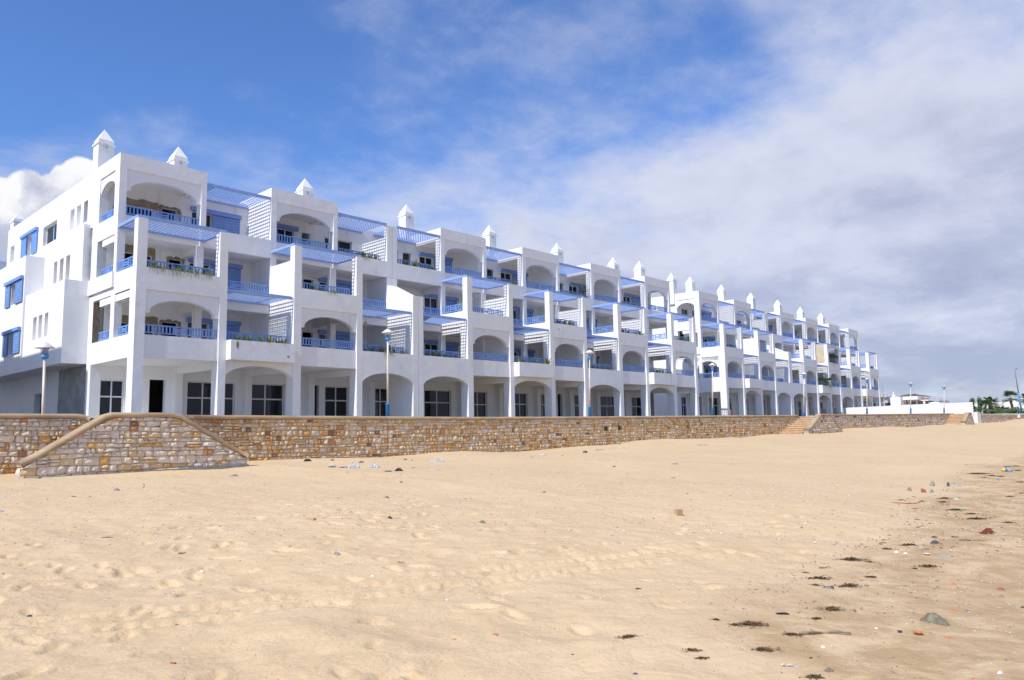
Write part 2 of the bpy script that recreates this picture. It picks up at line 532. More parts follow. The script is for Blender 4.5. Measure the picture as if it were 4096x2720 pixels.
def graded(lo, a, b_, hi, step, g):
    mid_ = list(np.arange(a, b_, step))
    up, s_ = [], step
    x = b_
    while x < hi:
        up.append(x)
        s_ *= g
        x += s_
    up.append(hi)
    dn, s_ = [], step
    x = a - step
    while x > lo:
        dn.append(x)
        s_ *= g
        x -= s_
    dn.append(lo)
    return np.array(dn[::-1] + mid_ + up)


def value_noise(x, y, seed):
    r_ = np.random.default_rng(seed).random((256, 256))
    xi, yi = np.floor(x).astype(int), np.floor(y).astype(int)
    fx, fy = x - xi, y - yi
    fx, fy = fx * fx * (3 - 2 * fx), fy * fy * (3 - 2 * fy)
    g = lambda i, j: r_[i % 256, j % 256]
    return (g(xi, yi) * (1 - fx) + g(xi + 1, yi) * fx) * (1 - fy) + (g(xi, yi + 1) * (1 - fx) + g(xi + 1, yi + 1) * fx) * fy


DAMP_EDGE = [(4.3, 1.6), (4.7, 2.3), (5.1, 2.6), (5.3, 3.1), (5.8, 3.4), (6.7, 3.55), (7.7, 3.6), (8.6, 3.9), (10.2, 3.95), (11.4, 3.8), (13, 4.0), (16.9, 5.3), (19, 5.1), (30, 7.2), (36, 7.0), (60, 8.5), (120, 10)]


def build_sand():
    xs = graded(-2500, 1.0, 14.0, 4200, 0.036, 1.045)
    ys = graded(-2500, 0.8, 11.5, 23.9, 0.036, 1.020)
    ys = np.concatenate([ys[ys < 23.9], [23.9]])
    X, Y = np.meshgrid(xs, ys, indexing='ij')
    Z = sand_h(X, Y)
    near = np.exp(-((np.clip(np.hypot(X, Y) - 9, 0, None)) / 9.0) ** 2)
    # soft hummocks and wind ripples
    n_a = value_noise(X * 1.5 + 5, Y * 1.5, 1) - .5
    n_b = value_noise(X * 3.9, Y * 3.9 + 9, 2) - .5
    n_c = value_noise(X * 9.0, Y * 9.0 + 4, 4) - .5
    edge = np.interp(X, [q[0] for q in DAMP_EDGE], [q[1] for q in DAMP_EDGE])
    wob = (value_noise(X * 0.9, Y * 1.7, 8) - .5) * 1.1
    damp = np.clip((edge - Y + wob) / 0.9, 0, 1) * (Y > -60)
    dry = 1 - 0.75 * damp
    Z += (0.036 * n_a + 0.024 * n_b + 0.006 * n_c) * (0.25 + near) * dry
    # footprints, each with a pushed-up rim and a deeper toe
    fr = np.random.default_rng(21)
    prints = []
    for line in range(15):
        a = fr.uniform(-0.5, 2.2)
        px_, py_ = fr.uniform(1.2, 11), fr.uniform(2.5, 11)
        for k in range(int(fr.integers(4, 9))):
            side = (k % 2 * 2 - 1) * 0.10
            prints.append((px_ - math.sin(a) * side, py_ + math.cos(a) * side, a + fr.uniform(-.15, .15), fr.uniform(.8, 1.15)))
            px_ += math.cos(a) * fr.uniform(.5, .68)
            py_ += math.sin(a) * fr.uniform(.5, .68)
            a += fr.uniform(-.12, .12)
    for k in range(130):
        prints.append((fr.uniform(1.2, 9), fr.uniform(2.6, 11.5), fr.uniform(0, 6.28), fr.uniform(.7, 1.25)))
    for px_, py_, a, s_ in prints:
        e = np.interp(px_, [q[0] for q in DAMP_EDGE], [q[1] for q in DAMP_EDGE])
        if py_ < e + 0.25:
            continue
        i0, i1 = np.searchsorted(xs, [px_ - .5, px_ + .5])
        j0, j1 = np.searchsorted(ys, [py_ - .5, py_ + .5])
        if i1 - i0 < 3 or j1 - j0 < 3:
            continue
        dx, dy = X[i0:i1, j0:j1] - px_, Y[i0:i1, j0:j1] - py_
        u_ = (dx * math.cos(a) + dy * math.sin(a)) / (.135 * s_)
        v_ = (-dx * math.sin(a) + dy * math.cos(a)) / (.052 * s_)
        v_ = v_ / (1 + 0.18 * u_)
        q = np.sqrt(u_ ** 2 + v_ ** 2)
        depth = (0.027 + 0.011 * np.clip(u_, -1, 1)) * s_
        Z[i0:i1, j0:j1] += -depth * np.exp(-np.clip(q, 0, None) ** 4 * .8) + 0.011 * s_ * np.exp(-((q - 1.45) / .38) ** 2)
    # two old wheel ruts crossing the foreground
    for off in (0.0, 0.42):
        ax, ay, bx_, by_ = 2.2, 6.6 + off * 1.2, 9.0, 4.6 + off * 1.2
        L = math.hypot(bx_ - ax, by_ - ay)
        tx, ty = (bx_ - ax) / L, (by_ - ay) / L
        s_ = (X - ax) * tx + (Y - ay) * ty
        d_ = -(X - ax) * ty + (Y - ay) * tx + 0.05 * np.sin(s_ * 1.1)
        on = 1 / (1 + np.exp(-(s_ + 1) * 3)) / (1 + np.exp((s_ - L + .5) * 3))
        prof = np.exp(-(d_ / .085) ** 4)
        Z += on * dry * (-0.026 * prof + 0.016 * np.exp(-((np.abs(d_) - .13) / .035) ** 2) + 0.010 * prof * np.sin(s_ * 2 * math.pi / .14))
    nx, ny = X.shape
    me = bpy.data.meshes.new('sand')
    co = np.stack([X, Y, Z], -1).reshape(-1, 3).astype(np.float32)
    idx = np.arange(nx * ny).reshape(nx, ny)
    q = np.stack([idx[:-1, :-1], idx[1:, :-1], idx[1:, 1:], idx[:-1, 1:]], -1).reshape(-1, 4)
    me.vertices.add(len(co))
    me.vertices.foreach_set('co', co.ravel())
    me.loops.add(q.size)
    me.loops.foreach_set('vertex_index', q.ravel().astype(np.int32))
    me.polygons.add(len(q))
    me.polygons.foreach_set('loop_start', np.arange(0, q.size, 4, dtype=np.int32))
    me.polygons.foreach_set('use_smooth', np.ones(len(q), dtype=bool))
    me.update(calc_edges=True)
    a = me.attributes.new('Damp', 'FLOAT', 'POINT')
    a.data.foreach_set('value', damp.ravel().astype(np.float32))
    me.materials.append(M['sand'])
    tag(link('sand', me), kind='structure')
    return xs, ys, Z


SX, SY, SZ = build_sand()


def ground(x, y):
    i = int(np.clip(np.searchsorted(SX, x), 1, len(SX) - 1))
    j = int(np.clip(np.searchsorted(SY, y), 1, len(SY) - 1))
    fx = (x - SX[i - 1]) / (SX[i] - SX[i - 1])
    fy = (y - SY[j - 1]) / (SY[j] - SY[j - 1])
    return float((SZ[i - 1, j - 1] * (1 - fx) + SZ[i, j - 1] * fx) * (1 - fy) + (SZ[i - 1, j] * (1 - fx) + SZ[i, j] * fx) * fy)


# sea behind the camera, promenade, land, hills
tag(MB().add([(-4000, -4000, -2.75), (4000, -4000, -2.75), (4000, -30, -2.75), (-4000, -30, -2.75)], [(0, 1, 2, 3)]).build('sea', M['sea']), kind='structure')
_cx = [-60, 5, 22, 31, 43.5, 54.5, 61, 78, 95, 110]
_cz = [.77, .77, .71, .75, .84, .90, .98, 1.1, 1.25, 1.3]


def cap_z(x):
    return float(np.interp(x, _cx, _cz))


mb = MB()
vs, fs = [], []
xs_ = [-60, 5, 22, 31, 43.5, 54.5, 61, 78, 95, 101.5]
for x in xs_:
    vs += [(x, 23.6, cap_z(x) - .10), (x, 34.0, cap_z(x) - .09), (x, 90, cap_z(x) - .06)]
for i in range(len(xs_) - 1):
    for k in (0, 1):
        a = i * 3 + k
        fs.append((a, a + 3, a + 4, a + 1))
tag(mb.add(vs, fs).build('promenade', M['paving']), kind='structure')

mb = MB()
vs, fs = [], []
lx = [-3000, -200, -60, 101.6, 112, 150, 190, 260, 600, 4200]
lyy = [23.85, 34, 60, 91, 200, 600, 4200]
for x in lx:
    for y in lyy:
        z = 0.3 if x < 101 else 1.0 + 1.5 * min(1, max(0, (x - 112) / 80)) + (0.02 * max(0, min(x, 600) - 200)) * .6
        if y < 30 and x > 100:
            z = min(z, 1.35)
        vs.append((x, y, z))
for i in range(len(lx) - 1):
    for j in range(len(lyy) - 1):
        a = i * len(lyy) + j
        fs.append((a, a + len(lyy), a + len(lyy) + 1, a + 1))
tag(mb.add(vs, fs).build('land', M['land']), kind='structure')


def build_hills():
    # a long ridge beyond the town, 1.5 to 2.6 km off
    prof = [(200, 0.2), (300, .45), (352, .55), (378, .70), (392, .80), (404, .90), (416, .955), (428, 1.0), (445, 1.02), (462, .97), (480, .94), (560, 1.05), (680, 1.2), (900, 1.1), (1300, .8), (2200, .5)]
    hr = np.random.default_rng(5)
    ys = np.linspace(200, 2200, 260)
    crest = np.interp(ys, [q[0] for q in prof], [q[1] for q in prof]) * 54
    crest = crest + (value_noise(ys / 6, ys * 0, 31) - .5) * 2.2 + (value_noise(ys / 22, ys * 0, 32) - .5) * 3.5
    rows = [(1250, 0.0), (1330, .25), (1400, .6), (1460, .88), (1500, 1.0), (1600, .95), (1900, .2)]
    vs, fs = [], []
    for x, k_ in rows:
        for y, c_ in zip(ys, crest):
            vs.append((x + (value_noise(np.array(y / 30.), np.array(x / 30.), 33) - .5) * 40, y * x / 1500, c_ * k_ + (hr.uniform(-.8, .8) if 0 < k_ < 1 else 0)))
    n = len(ys)
    for i in range(len(rows) - 1):
        for j in range(n - 1):
            a = i * n + j
            fs.append((a, a + n, a + n + 1, a + 1))
    tag(MB().add(vs, fs).build('hills', M['hill'], smooth=True), kind='structure')


build_hills()
# ------------------------------------------------------------------ the apartment blocks
A = [(12.749, 16.868), (20.382, 24.528), (32.306, 36.392), (40.043, 44.12), (48.005, 51.993), (55.561, 59.504)]
B = [(16.868, 20.382), (24.528, 28.02), (28.78, 32.306), (36.392, 40.043), (44.12, 48.005), (51.993, 55.561)]
Y0, Y1, YB, Y2, YG, REAR = 34.185, 36.6, 38.6, 39.1, 38.5, 55.3
G0, F1, F2, F3, TOP = 0.70, 3.87, 6.95, 9.80, 13.23
O1 = (12.749, 34.185, 0.70)


class Block:
    """one block of twelve bays; everything is drawn at the first block's place and hung on the block's own empty"""

    def __init__(s, name, label, loc, rz, first):
        s.root = thing(name, label, 'apartment building', loc, rz)
        s.first = first
        s.nb = 0
        s.ns = 0
        s.parts()

    def put(s, mb, name, mat='plaster', parent=None, smooth=False):
        return mb.build(name, M[mat], parent or s.root, smooth, O1)

    def bar(s, name, mat, parent, x0, x1, y0, y1, z0, z1):
        return cube(name, M[mat], parent, x0, x1, y0, y1, z0, z1, O1)

    def box(s, name, x0, x1, y0, y1, z0, z1, mat='plaster'):
        return s.put(MB().box(x0, x1, y0, y1, z0, z1), name, mat)

    # --- a slatted railing: rails, feet and the three-bar centre panel are one mesh, uprights are its pieces
    def railing(s, ax, at, u0, u1, z0, z1, mat='blue', off=0.0):
        T = (lambda u, v, z: (u, at + v, z)) if ax == 'y' else (lambda u, v, z: (at + v, u, z))

        def bx(mb, a, b_, v0, v1, c_, d_):
            if ax == 'y':
                mb.box(a, b_, at + v0, at + v1, c_, d_)
            else:
                mb.box(at + v0, at + v1, a, b_, c_, d_)
        L = u1 - u0
        m = MB()
        bx(m, u0, u1, -.022, .022, z1 - .055, z1)
        bx(m, u0, u1, -.022, .022, z0, z0 + .05)
        pw = min(.56, L * .27)
        cx = u0 + L * (.5 + off)
        for k in (1, 2):
            zc = z0 + .05 + (z1 - z0 - .105) * k / 3
            bx(m, cx - pw / 2 + .06, cx + pw / 2 - .06, -.016, .016, zc - .032, zc + .032)
        for fu in (.22, .74):
            bx(m, u0 + L * fu - .025, u0 + L * fu + .025, -.018, .018, z0 - .075, z0)
        o = s.put(m, 'railing', mat)
        us = []
        n = max(2, int(round((cx - pw / 2 - u0) / .158)))
        us += [u0 + (cx - pw / 2 + .03 - u0) * (k + .45) / n for k in range(n)] + [cx - pw / 2 + .03]
        n = max(2, int(round((u1 - cx - pw / 2) / .158)))
        us += [cx + pw / 2 - .03] + [cx + pw / 2 + .03 + (u1 - cx - pw / 2 - .03) * (k + .6) / n for k in range(n)]
        if s.first and s.nb + len(us) <= 300:
            s.nb += len(us)
            for u in us:
                if ax == 'y':
                    s.bar('baluster', mat, o, u - .034, u + .034, at - .014, at + .014, z0 + .05, z1 - .055)
                else:
                    s.bar('baluster', mat, o, at - .014, at + .014, u - .034, u + .034, z0 + .05, z1 - .055)
        else:
            m = MB()
            for u in us:
                bx(m, u - .034, u + .034, -.014, .014, z0 + .05, z1 - .055)
            tag(s.put(m, 'balusters', mat, o), kind='stuff')
        return o

    # --- a lattice pergola: beams are one mesh, each slat a piece
    def pergola(s, x0, x1, y0, y1, z, left_beam=False, mat='blue_pale'):
        o = s.put(MB().box(x0, x1, y0, y0 + .07, z, z + .15), 'pergola', mat)
        s.bar('beam', mat, o, x0, x1, y1 - .06, y1, z, z + .11)
        if left_beam:
            s.bar('beam', mat, o, x0 - .01, x0 + .06, y0 + .071, y1 - .061, z + .002, z + .148)
            s.bar('beam', mat, o, x1 - .07, x1, y0 + .071, y1 - .061, z + .002, z + .148)
        n = int((x1 - x0) / .19)
        sl = [(x0 + (k + .5) * (x1 - x0) / n - .014, x0 + (k + .5) * (x1 - x0) / n + .014, y0 + .072, y1 - .062, z + .054, z + .091) for k in range(n)]
        k_ = int((y1 - y0 - .2) / .225)
        sl += [(x0 + .005, x1 - .005, y0 + .12 + (k + .5) * (y1 - y0 - .2) / k_ - .016, y0 + .12 + (k + .5) * (y1 - y0 - .2) / k_ + .016, z + .092, z + .114) for k in range(k_)]
        if s.first and s.ns + len(sl) <= 300:
            s.ns += len(sl)
            for q in sl:
                s.bar('slat', mat, o, *q)
        else:
            m = MB()
            for q in sl:
                m.box(*q)
            tag(s.put(m, 'slats', mat, o), kind='stuff')

    def window(s, x0, x1, z0, z1, y, cols=2, trans=None, ax='y'):
        """an aluminium frame set back in its opening, with glass panes"""
        f = MB()

        def bx(a, b_, v0, v1, c_, d_):
            if ax == 'y':
                f.box(a, b_, y + v0, y + v1, c_, d_)
            else:
                f.box(y + v0, y + v1, a, b_, c_, d_)
        w = .055
        bx(x0, x0 + w, -.03, .03, z0, z1)
        bx(x1 - w, x1, -.03, .03, z0, z1)
        bx(x0 + w, x1 - w, -.03, .03, z1 - w, z1)
        bx(x0 + w, x1 - w, -.03, .03, z0, z0 + w)
        xs = [x0 + (x1 - x0) * k / cols for k in range(cols + 1)]
        for x in xs[1:-1]:
            bx(x - .035, x + .035, -.025, .025, z0 + w, z1 - w)
        if trans:
            for i in range(cols):
                bx(xs[i] + .04, xs[i + 1] - .04, -.022, .022, trans - .035, trans + .035)
        o = s.put(f, 'window', 'frame')
        zz = [z0 + w * .5] + ([trans] if trans else []) + [z1 - w * .5]
        for i in range(cols):
            for j in range(len(zz) - 1):
                dv = random.uniform(-.006, .006)
                if ax == 'y':
                    q = [(xs[i] + .02, y + dv, zz[j]), (xs[i + 1] - .02, y - dv, zz[j]), (xs[i + 1] - .02, y - dv, zz[j + 1]), (xs[i] + .02, y + dv, zz[j + 1])]
                    q = q + [(a, b_ + .012, c_) for a, b_, c_ in q]
                else:
                    q = [(y + dv, xs[i] + .02, zz[j]), (y - dv, xs[i + 1] - .02, zz[j]), (y - dv, xs[i + 1] - .02, zz[j + 1]), (y + dv, xs[i] + .02, zz[j + 1])]
                    q = q + [(a + .012, b_, c_) for a, b_, c_ in q]
                s.put(MB().add(q, [(0, 1, 2, 3), (7, 6, 5, 4), (0, 4, 5, 1), (1, 5, 6, 2), (2, 6, 7, 3), (3, 7, 4, 0)]), 'pane', 'glass', o)
        return o

    def shutter(s, u0, u1, z0, z1, at, ax='y', mat='blue_deep'):
        """a boarded sliding shutter: frame with its planks"""
        f = MB()

        def bx(a, b_, v0, v1, c_, d_):
            if ax == 'y':
                f.box(a, b_, at + v0, at + v1, c_, d_)
            else:
                f.box(at + v0, at + v1, a, b_, c_, d_)
        bx(u0, u0 + .05, -.05, 0, z0, z1)
        bx(u1 - .05, u1, -.05, 0, z0, z1)
        bx(u0 + .05, u1 - .05, -.012, 0, z0, z1)
        o = s.put(f, 'shutter', mat)
        n = max(3, int(round((z1 - z0) / .155)))
        if not s.first:
            n = 0
        for k in range(n):
            a, b_ = z0 + (z1 - z0) * k / n + .008, z0 + (z1 - z0) * (k + 1) / n - .008
            if ax == 'y':
                s.bar('plank', mat, o, u0 + .052, u1 - .052, at - .042, at - .014, a, b_)
            else:
                s.bar('plank', mat, o, at - .042, at - .014, u0 + .052, u1 - .052, a, b_)

    def shutter_box(s, u0, u1, z0, z1, at, ax='y'):
        if ax == 'y':
            s.box('shutter_rail', u0, u1, at - .16, at, z0, z1, 'blue_deep')
        else:
            s.box('shutter_rail', at - .16, at, u0, u1, z0, z1, 'blue')

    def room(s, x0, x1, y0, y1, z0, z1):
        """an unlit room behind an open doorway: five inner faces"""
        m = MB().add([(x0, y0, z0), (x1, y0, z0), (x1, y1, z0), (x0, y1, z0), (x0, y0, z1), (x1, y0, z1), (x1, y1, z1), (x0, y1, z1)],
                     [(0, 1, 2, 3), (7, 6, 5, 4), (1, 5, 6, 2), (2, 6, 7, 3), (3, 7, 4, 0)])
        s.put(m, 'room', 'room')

    def arch(s, x0, x1, ztop, spring, apex, y, lip=.2, th=.26, name='arch'):
        return s.put(MB().prism_y(arch_poly(x0, x1, ztop, spring, apex, lip), y, y + th), name)

    def arch_side(s, ya, yb, ztop, spring, apex, x, lip=.2, th=.26):
        return s.put(MB().prism_x(arch_poly(ya, yb, ztop, spring, apex, lip), x, x + th), 'arch')

    def parts(s):
        st = s.first
        XL, XR = A[0][0], A[-1][1]
        # ---- slabs (each storey one slab), butted behind the facade pieces
        s.box('floor_slab', XL + .3, XR - .05, Y0 + .36, REAR - .2, .3, G0)
        s.box('ceiling_slab', XL + .22, XR - .22, Y0 + .32, REAR - .2, 3.60, F1)
        s.box('floor_slab', XL + .22, XR - .22, Y1 + .30, REAR - .2, 6.58, F2)
        s.box('floor_slab', XL + .22, XR - .22, Y1 + .26, REAR - .2, 9.45, F3)
        s.box('roof', XL + .24, XR - .2, Y2 + .02, REAR - .25, 12.62, 12.86)
        for i in range(1, 12):
            pass
        # ---- ground floor window wall
        gw = [(17.03, 19.56, 3), (20.26, 22.44, 2), (25.04, 26.65, 2), (28.21, 29.88, 2), (32.48, 34.8, 2), (36.5, 38.18, 2), (40.9, 42.36, 2),
              (43.47, 44.8, 2), (47.84, 49.3, 2), (51.23, 53.31, 2), (55.68, 57.44, 2)]
        gd = [(15.17, 15.93), (24.07, 24.63), (30.38, 30.98), (39.54, 40.15), (45.8, 46.36), (54.59, 55.08)]
        holes = [(a, b_, .82, 2.92) for a, b_, n in gw] + [(a, b_, G0 + .001, 2.95) for a, b_ in gd]
        m = MB()
        wall_holes(m, 'y', YG, 14.6, 57.9, G0, 3.60, holes, .26)
        s.put(m, 'wall')
        for a, b_, n in gw:
            s.window(a, b_, .82, 2.92, YG + .17, n, 2.10 if (a * 7) % 3 > .6 else 2.02)
        for a, b_ in gd:
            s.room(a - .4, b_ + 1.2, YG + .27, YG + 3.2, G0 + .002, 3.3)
        m = MB()
        wall_holes(m, 'y', 39.35, 13.0, 14.6, G0, 3.60, [(13.22, 14.3, .82, 2.92)], .2)
        s.put(m, 'wall')
        s.window(13.22, 14.3, .82, 2.92, 39.35 + .1, 2, 2.12)
        s.box('wall', 14.6, 14.7, YG + .002, 39.5, G0, 3.6)
        for x in (16.25, 19.92, 23.72, 27.9, 31.6, 35.3, 39.0, 43.0, 46.8, 50.3, 54.2, 57.5):
            s.box('pier', x, x + .36, YG - .42, YG - .004, G0, 3.597)
            cx = {16.25: 16.53, 19.92: 20.42, 23.72: 24.19, 27.9: 28.05, 31.6: 32.33, 35.3: 36.05, 39.0: 40.08, 43.0: 43.78, 46.8: 48.04, 50.3: 51.65, 54.2: 55.6, 57.5: 59.17}[x]
            ya, yb = Y0 + .66, YG - .424
            s.put(MB().add([(cx, ya, 3.24), (cx + .3, ya, 3.24), (x + .33, yb, 3.24), (x + .03, yb, 3.24), (cx, ya, 3.596), (cx + .3, ya, 3.596), (x + .33, yb, 3.596), (x + .03, yb, 3.596)],
                           [(0, 3, 2, 1), (4, 5, 6, 7), (0, 1, 5, 4), (1, 2, 6, 5), (2, 3, 7, 6), (3, 0, 4, 7)]), 'beam')
        # ---- upper window walls
        for fl, y in ((F1, YB), (F2, YB), (F3, Y2)):
            ht = {F1: 6.58, F2: 9.45, F3: 12.62}[fl]
            hd = fl + 2.1
            holes, wins, doors, shut = [], [], [], []
            for k in range(6):
                left = k < 2
                xa, xb = A[k]
                ba, bb = B[k]
                broken = st and k == 0
                if left:
                    sx = xb + .12
                    so, ss = (sx, sx + 1.1), (sx + 1.15, sx + 2.75)
                else:
                    so, ss = (xa + .32, xa + 1.52), (xa + 1.56, xa + 3.15)
                if fl == F3 and k == 0:
                    so, ss = (17.25, 18.34), (18.33, 19.88)
                elif fl == F3 and k == 1:
                    so, ss = (25.3, 27.25), None
                    shut.append((21.25, 23.45, (21.3, 22.14)))
                holes.append((so[0], so[1], fl + .005, hd))
                wins.append((so[0], so[1], fl + .005, hd, 2))
                if ss:
                    shut.append((min(so[0], ss[0]) - .08, ss[1] + .05, ss))
                # the A bay's own window and door
                if broken and fl != F2:
                    w = (13.55, 15.35, fl + .35, fl + 1.75)
                    d_ = (15.72, 16.48, fl + .002, fl + 1.95)
                elif left:
                    w = (xa + 1.0, xa + 2.35, fl + .002, hd)
                    d_ = (xa + 3.2, xa + 3.85, fl + .002, hd)
                    if fl == F3 and k == 1:
                        w, d_ = (22.2, 23.25, fl + .002, hd), (23.75, 24.4, fl + .002, hd)
                else:
                    w = (ba + .75, ba + 2.05, fl + .002, hd)
                    d_ = (bb - 1.1, bb - .42, fl + .002, hd)
                holes += [w, d_]
                if not broken:
                    wins.append((*w, 2))
                else:
                    doors.append(w)
                doors.append(d_)
                if broken:
                    # plaster knocked off round the stripped openings
                    rr = random.Random(int(fl * 10))
                    for q in (w, d_):
                        pts_in = [(q[0], q[2]), (q[0], q[3]), (q[1], q[3]), (q[1], q[2])]
                        out, up = [], q[3] + (.38 if q is w else .12)
                        pts = [(q[0] - .16 + rr.uniform(-.04, .04), q[2])]
                        for j in range(5):
                            pts.append((q[0] - .17 + rr.uniform(-.06, .06), q[2] + (up - q[2]) * (j + .5) / 5))
                        for j in range(9):
                            pts.append((q[0] - .15 + (q[1] - q[0] + .3) * j / 8, up + rr.uniform(-.06, .06)))
                        for j in range(5):
                            pts.append((q[1] + .17 + rr.uniform(-.06, .06), up - (up - q[2]) * (j + .5) / 5))
                        pts.append((q[1] + .16, q[2]))
                        ring = pts + pts_in[::-1][0:0]
                        poly = pts + [(q[1], q[2]), (q[1], q[3]), (q[0], q[3]), (q[0], q[2])]
                        s.put(MB().prism_y(poly[::-1], y - .016, y - .003), 'bare_render', 'raw')
            m = MB()
            wall_holes(m, 'y', y, XL + .25, XR - .25, fl, ht, holes, .22)
            s.put(m, 'wall')
            for a, b_, c_, d_, n in wins:
                s.window(a, b_, c_, d_, y + .15, n)
            for a, b_, c_, d_ in doors:
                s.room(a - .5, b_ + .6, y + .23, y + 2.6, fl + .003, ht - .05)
            for a, b_, ss in shut:
                s.shutter_box(a, b_, hd - .02, hd + .2, y - .002)
                s.shutter(ss[0], ss[1], fl + .02, hd - .03, y - .03)
        # ---- bays
        for k in range(6):
            s.bay_a(k)
            s.bay_b(k)
        s.partitions()
        s.sides()
        s.chimneys()

    # ------------------------------------------------ projecting bays with arched loggias
    def bay_a(s, k):
        xl, xr = A[k]
        a, b_ = xl + .43, xr - .36
        left = k < 2
        # front columns, full height of the two lower storeys
        s.box('column', xl, a, Y0, Y0 + .65, .3, 7.51)
        s.box('column', b_, xr, Y0, Y0 + .65, .3, 7.51)
        s.box('parapet', a, b_, Y0, Y0 + .30, 6.53, 7.51)
        s.arch(a, b_, 6.53, 5.70, 6.18, Y0 + .075, .22)
        s.box('parapet', a, b_, Y0 + .075, Y0 + .31, 3.58, 4.56)
        s.railing('y', Y0 + .19, a + .01, b_ - .03, 4.645, 5.03)
        s.box('terrace_floor', a, b_, Y0 + .305, Y1 + .29, 6.585, 6.95)
        s.box('beam', xl + .05, xl + .35, Y0 + .655, YB - .005, 6.25, 6.58)
        s.box('beam', xr - .35, xr - .05, Y0 + .655, YB - .005, 6.25, 6.58)
        # terrace columns and pergola
        s.box('column', xl + .003, xl + .42, Y0 + .003, Y0 + .42, 7.512, 9.66)
        s.box('column', xr - .40, xr - .003, Y0 + .003, Y0 + .42, 7.512, 9.66)
        s.pergola(xl + .02, xr - .02, Y0 + .10, Y1 - .004, 9.662, True)
        rails = {0: 'blue', 1: 'blue', 2: 'blue', 3: 'blue', 4: 'blue', 5: 'teal'}
        s.railing('y', Y0 + .52, xl + .46, xr - .44, 7.56, 7.95, rails[k])
        # P1: columns behind the terrace, beam above
        s.box('column', xl + .009, xl + .35, Y1, Y1 + .34, 6.95, 9.43)
        s.box('column', xr - .42, xr - .08, Y1, Y1 + .34, 6.95, 9.43)
        s.box('column', xr - .42, xr - .08, Y1 + .01, Y1 + .34, F1, 6.58)
        s.box('column', xl + .008, xl + .34, Y1 + .01, Y1 + .34, 4.603, 6.578)
        s.box('beam', xl + .05, xl + .35, Y1 + .345, YB - .005, 9.12, 9.445)
        s.box('beam', xr - .40, xr - .1, Y1 + .345, YB - .005, 9.12, 9.445)
        # top storey loggia
        c, d = xl + .33, xr - .27
        s.box('column', xl, c, Y1 - .002, Y1 + .5, 9.43, TOP)
        s.box('column', d, xr, Y1 - .002, Y1 + .5, 9.43, TOP)
        s.box('parapet', c, d, Y1 - .002, Y1 + .25, 12.53, TOP)
        s.arch(c, d, 12.53, 11.70, 12.20, Y1 + .06, .2)
        s.box('parapet', c, d, Y1 + .06, Y1 + .26, 9.43, 10.36)
        s.railing('y', Y1 + .17, c + .01, d - .04, 10.43, 10.84)
        s.box('ceiling_slab', xl + .26, xr - .26, Y1 + .33, 45.0, 12.54, 12.75)
        s.box('parapet', xl + .26, xr - .26, 44.8, 45.0, 12.75, TOP)

    # ------------------------------------------------ set-back bays with terraces
    def bay_b(s, k):
        xl, xr = B[k]
        left = k < 2
        box_out = k in (0, 3, 5)
        if k == 1:
            xr_p = xr
        # ground floor arch and terrace parapet
        if box_out:
            s.arch(xl, xr, 3.70, 2.92, 3.44, Y0 + .06, 0.0, .34)
            m = MB().box(xl + .01, xr + .0 - .17, Y0 - .45, Y0 - .33, 3.64, 4.56)
            m.box(xl + .01, xl + .13, Y0 - .329, Y0 + .40, 3.64, 4.56).box(xr - .29, xr - .17, Y0 - .329, Y0 + .40, 3.64, 4.56)
            m.box(xl + .131, xr - .291, Y0 + .05, Y0 + .16, 3.72, 4.54).box(xl + .131, xr - .291, Y0 - .329, Y0 + .049, 3.64, 3.75)
            s.put(m, 'planter')
            s.box('soil', xl + .131, xr - .291, Y0 - .328, Y0 + .049, 3.751, 4.40, 'soil')
        else:
            s.arch(xl, xr, 4.56, 2.90, 3.42, Y0 + .003, 0.0, .25)
            s.box('planter', xl + .02, xr - .02, Y0 + .56, Y0 + .64, 3.88, 4.46)
            s.box('soil', xl + .02, xr - .02, Y0 + .256, Y0 + .558, 3.88, 4.36, 'soil')
        s.railing('y', Y0 + (.30 if box_out else .70), xl + .06, xr - .12, 4.60, 5.02)
        # P1 at first floor: lintel beam and pergola over the terrace
        s.box('beam', xl + .002, xr - .002, Y1 + .004, Y1 + .29, 6.45, 6.93)
        s.pergola(xl + .01, xr - .06, Y0 + .05, Y1, 6.87)
        # second floor balcony
        s.railing('y', Y1 + .10, xl + (.0 if left else .12), xr - .04, 7.56, 7.95)
        s.box('parapet', xl + .002, xr - .002, Y1 + .006, Y1 + .24, 6.935, 7.49)
        # top terrace: parapet flush with the towers, planter behind it, pergola from the window wall
        s.box('parapet', xl, xr, Y1, Y1 + .20, 9.41, 10.38)
        if not (k == 0 and s.first):
            s.box('planter', xl + .02, xr - .02, Y1 + .50, Y1 + .58, 9.81, 10.28)
            s.box('soil', xl + .02, xr - .02, Y1 + .205, Y1 + .498, 9.81, 10.20, 'soil')
            s.railing('y', Y1 + .64, xl + .04, xr - .1, 10.44, 10.84)
        s.pergola(xl + .005, xr - .01, Y1 + .02, Y2, 12.57)

    # ------------------------------------------------ cross walls between the flats
    def partitions(s):
        def solid(x0, x1, y0, y1, z0, z1):
            s.box('cross_wall', x0, x1, y0, y1, z0, z1)
        # behind the second bay of each pair
        for x0, x1, side in ((20.384, 20.62, 'L'), (36.16, 36.39, 'R'), (43.89, 44.118, 'R'), (51.76, 51.991, 'R')):
            solid(x0, x1, Y0 + .655, YB, F1, 6.58)
            solid(x0, x1, Y1 + .345, YB, F2, 9.45)
            solid(x0, x1, Y1 + .502, 45.0, F3, TOP)
            solid(x0, x1, Y0 + .424, Y1 - .003, 7.0, 8.93)          # terrace screen
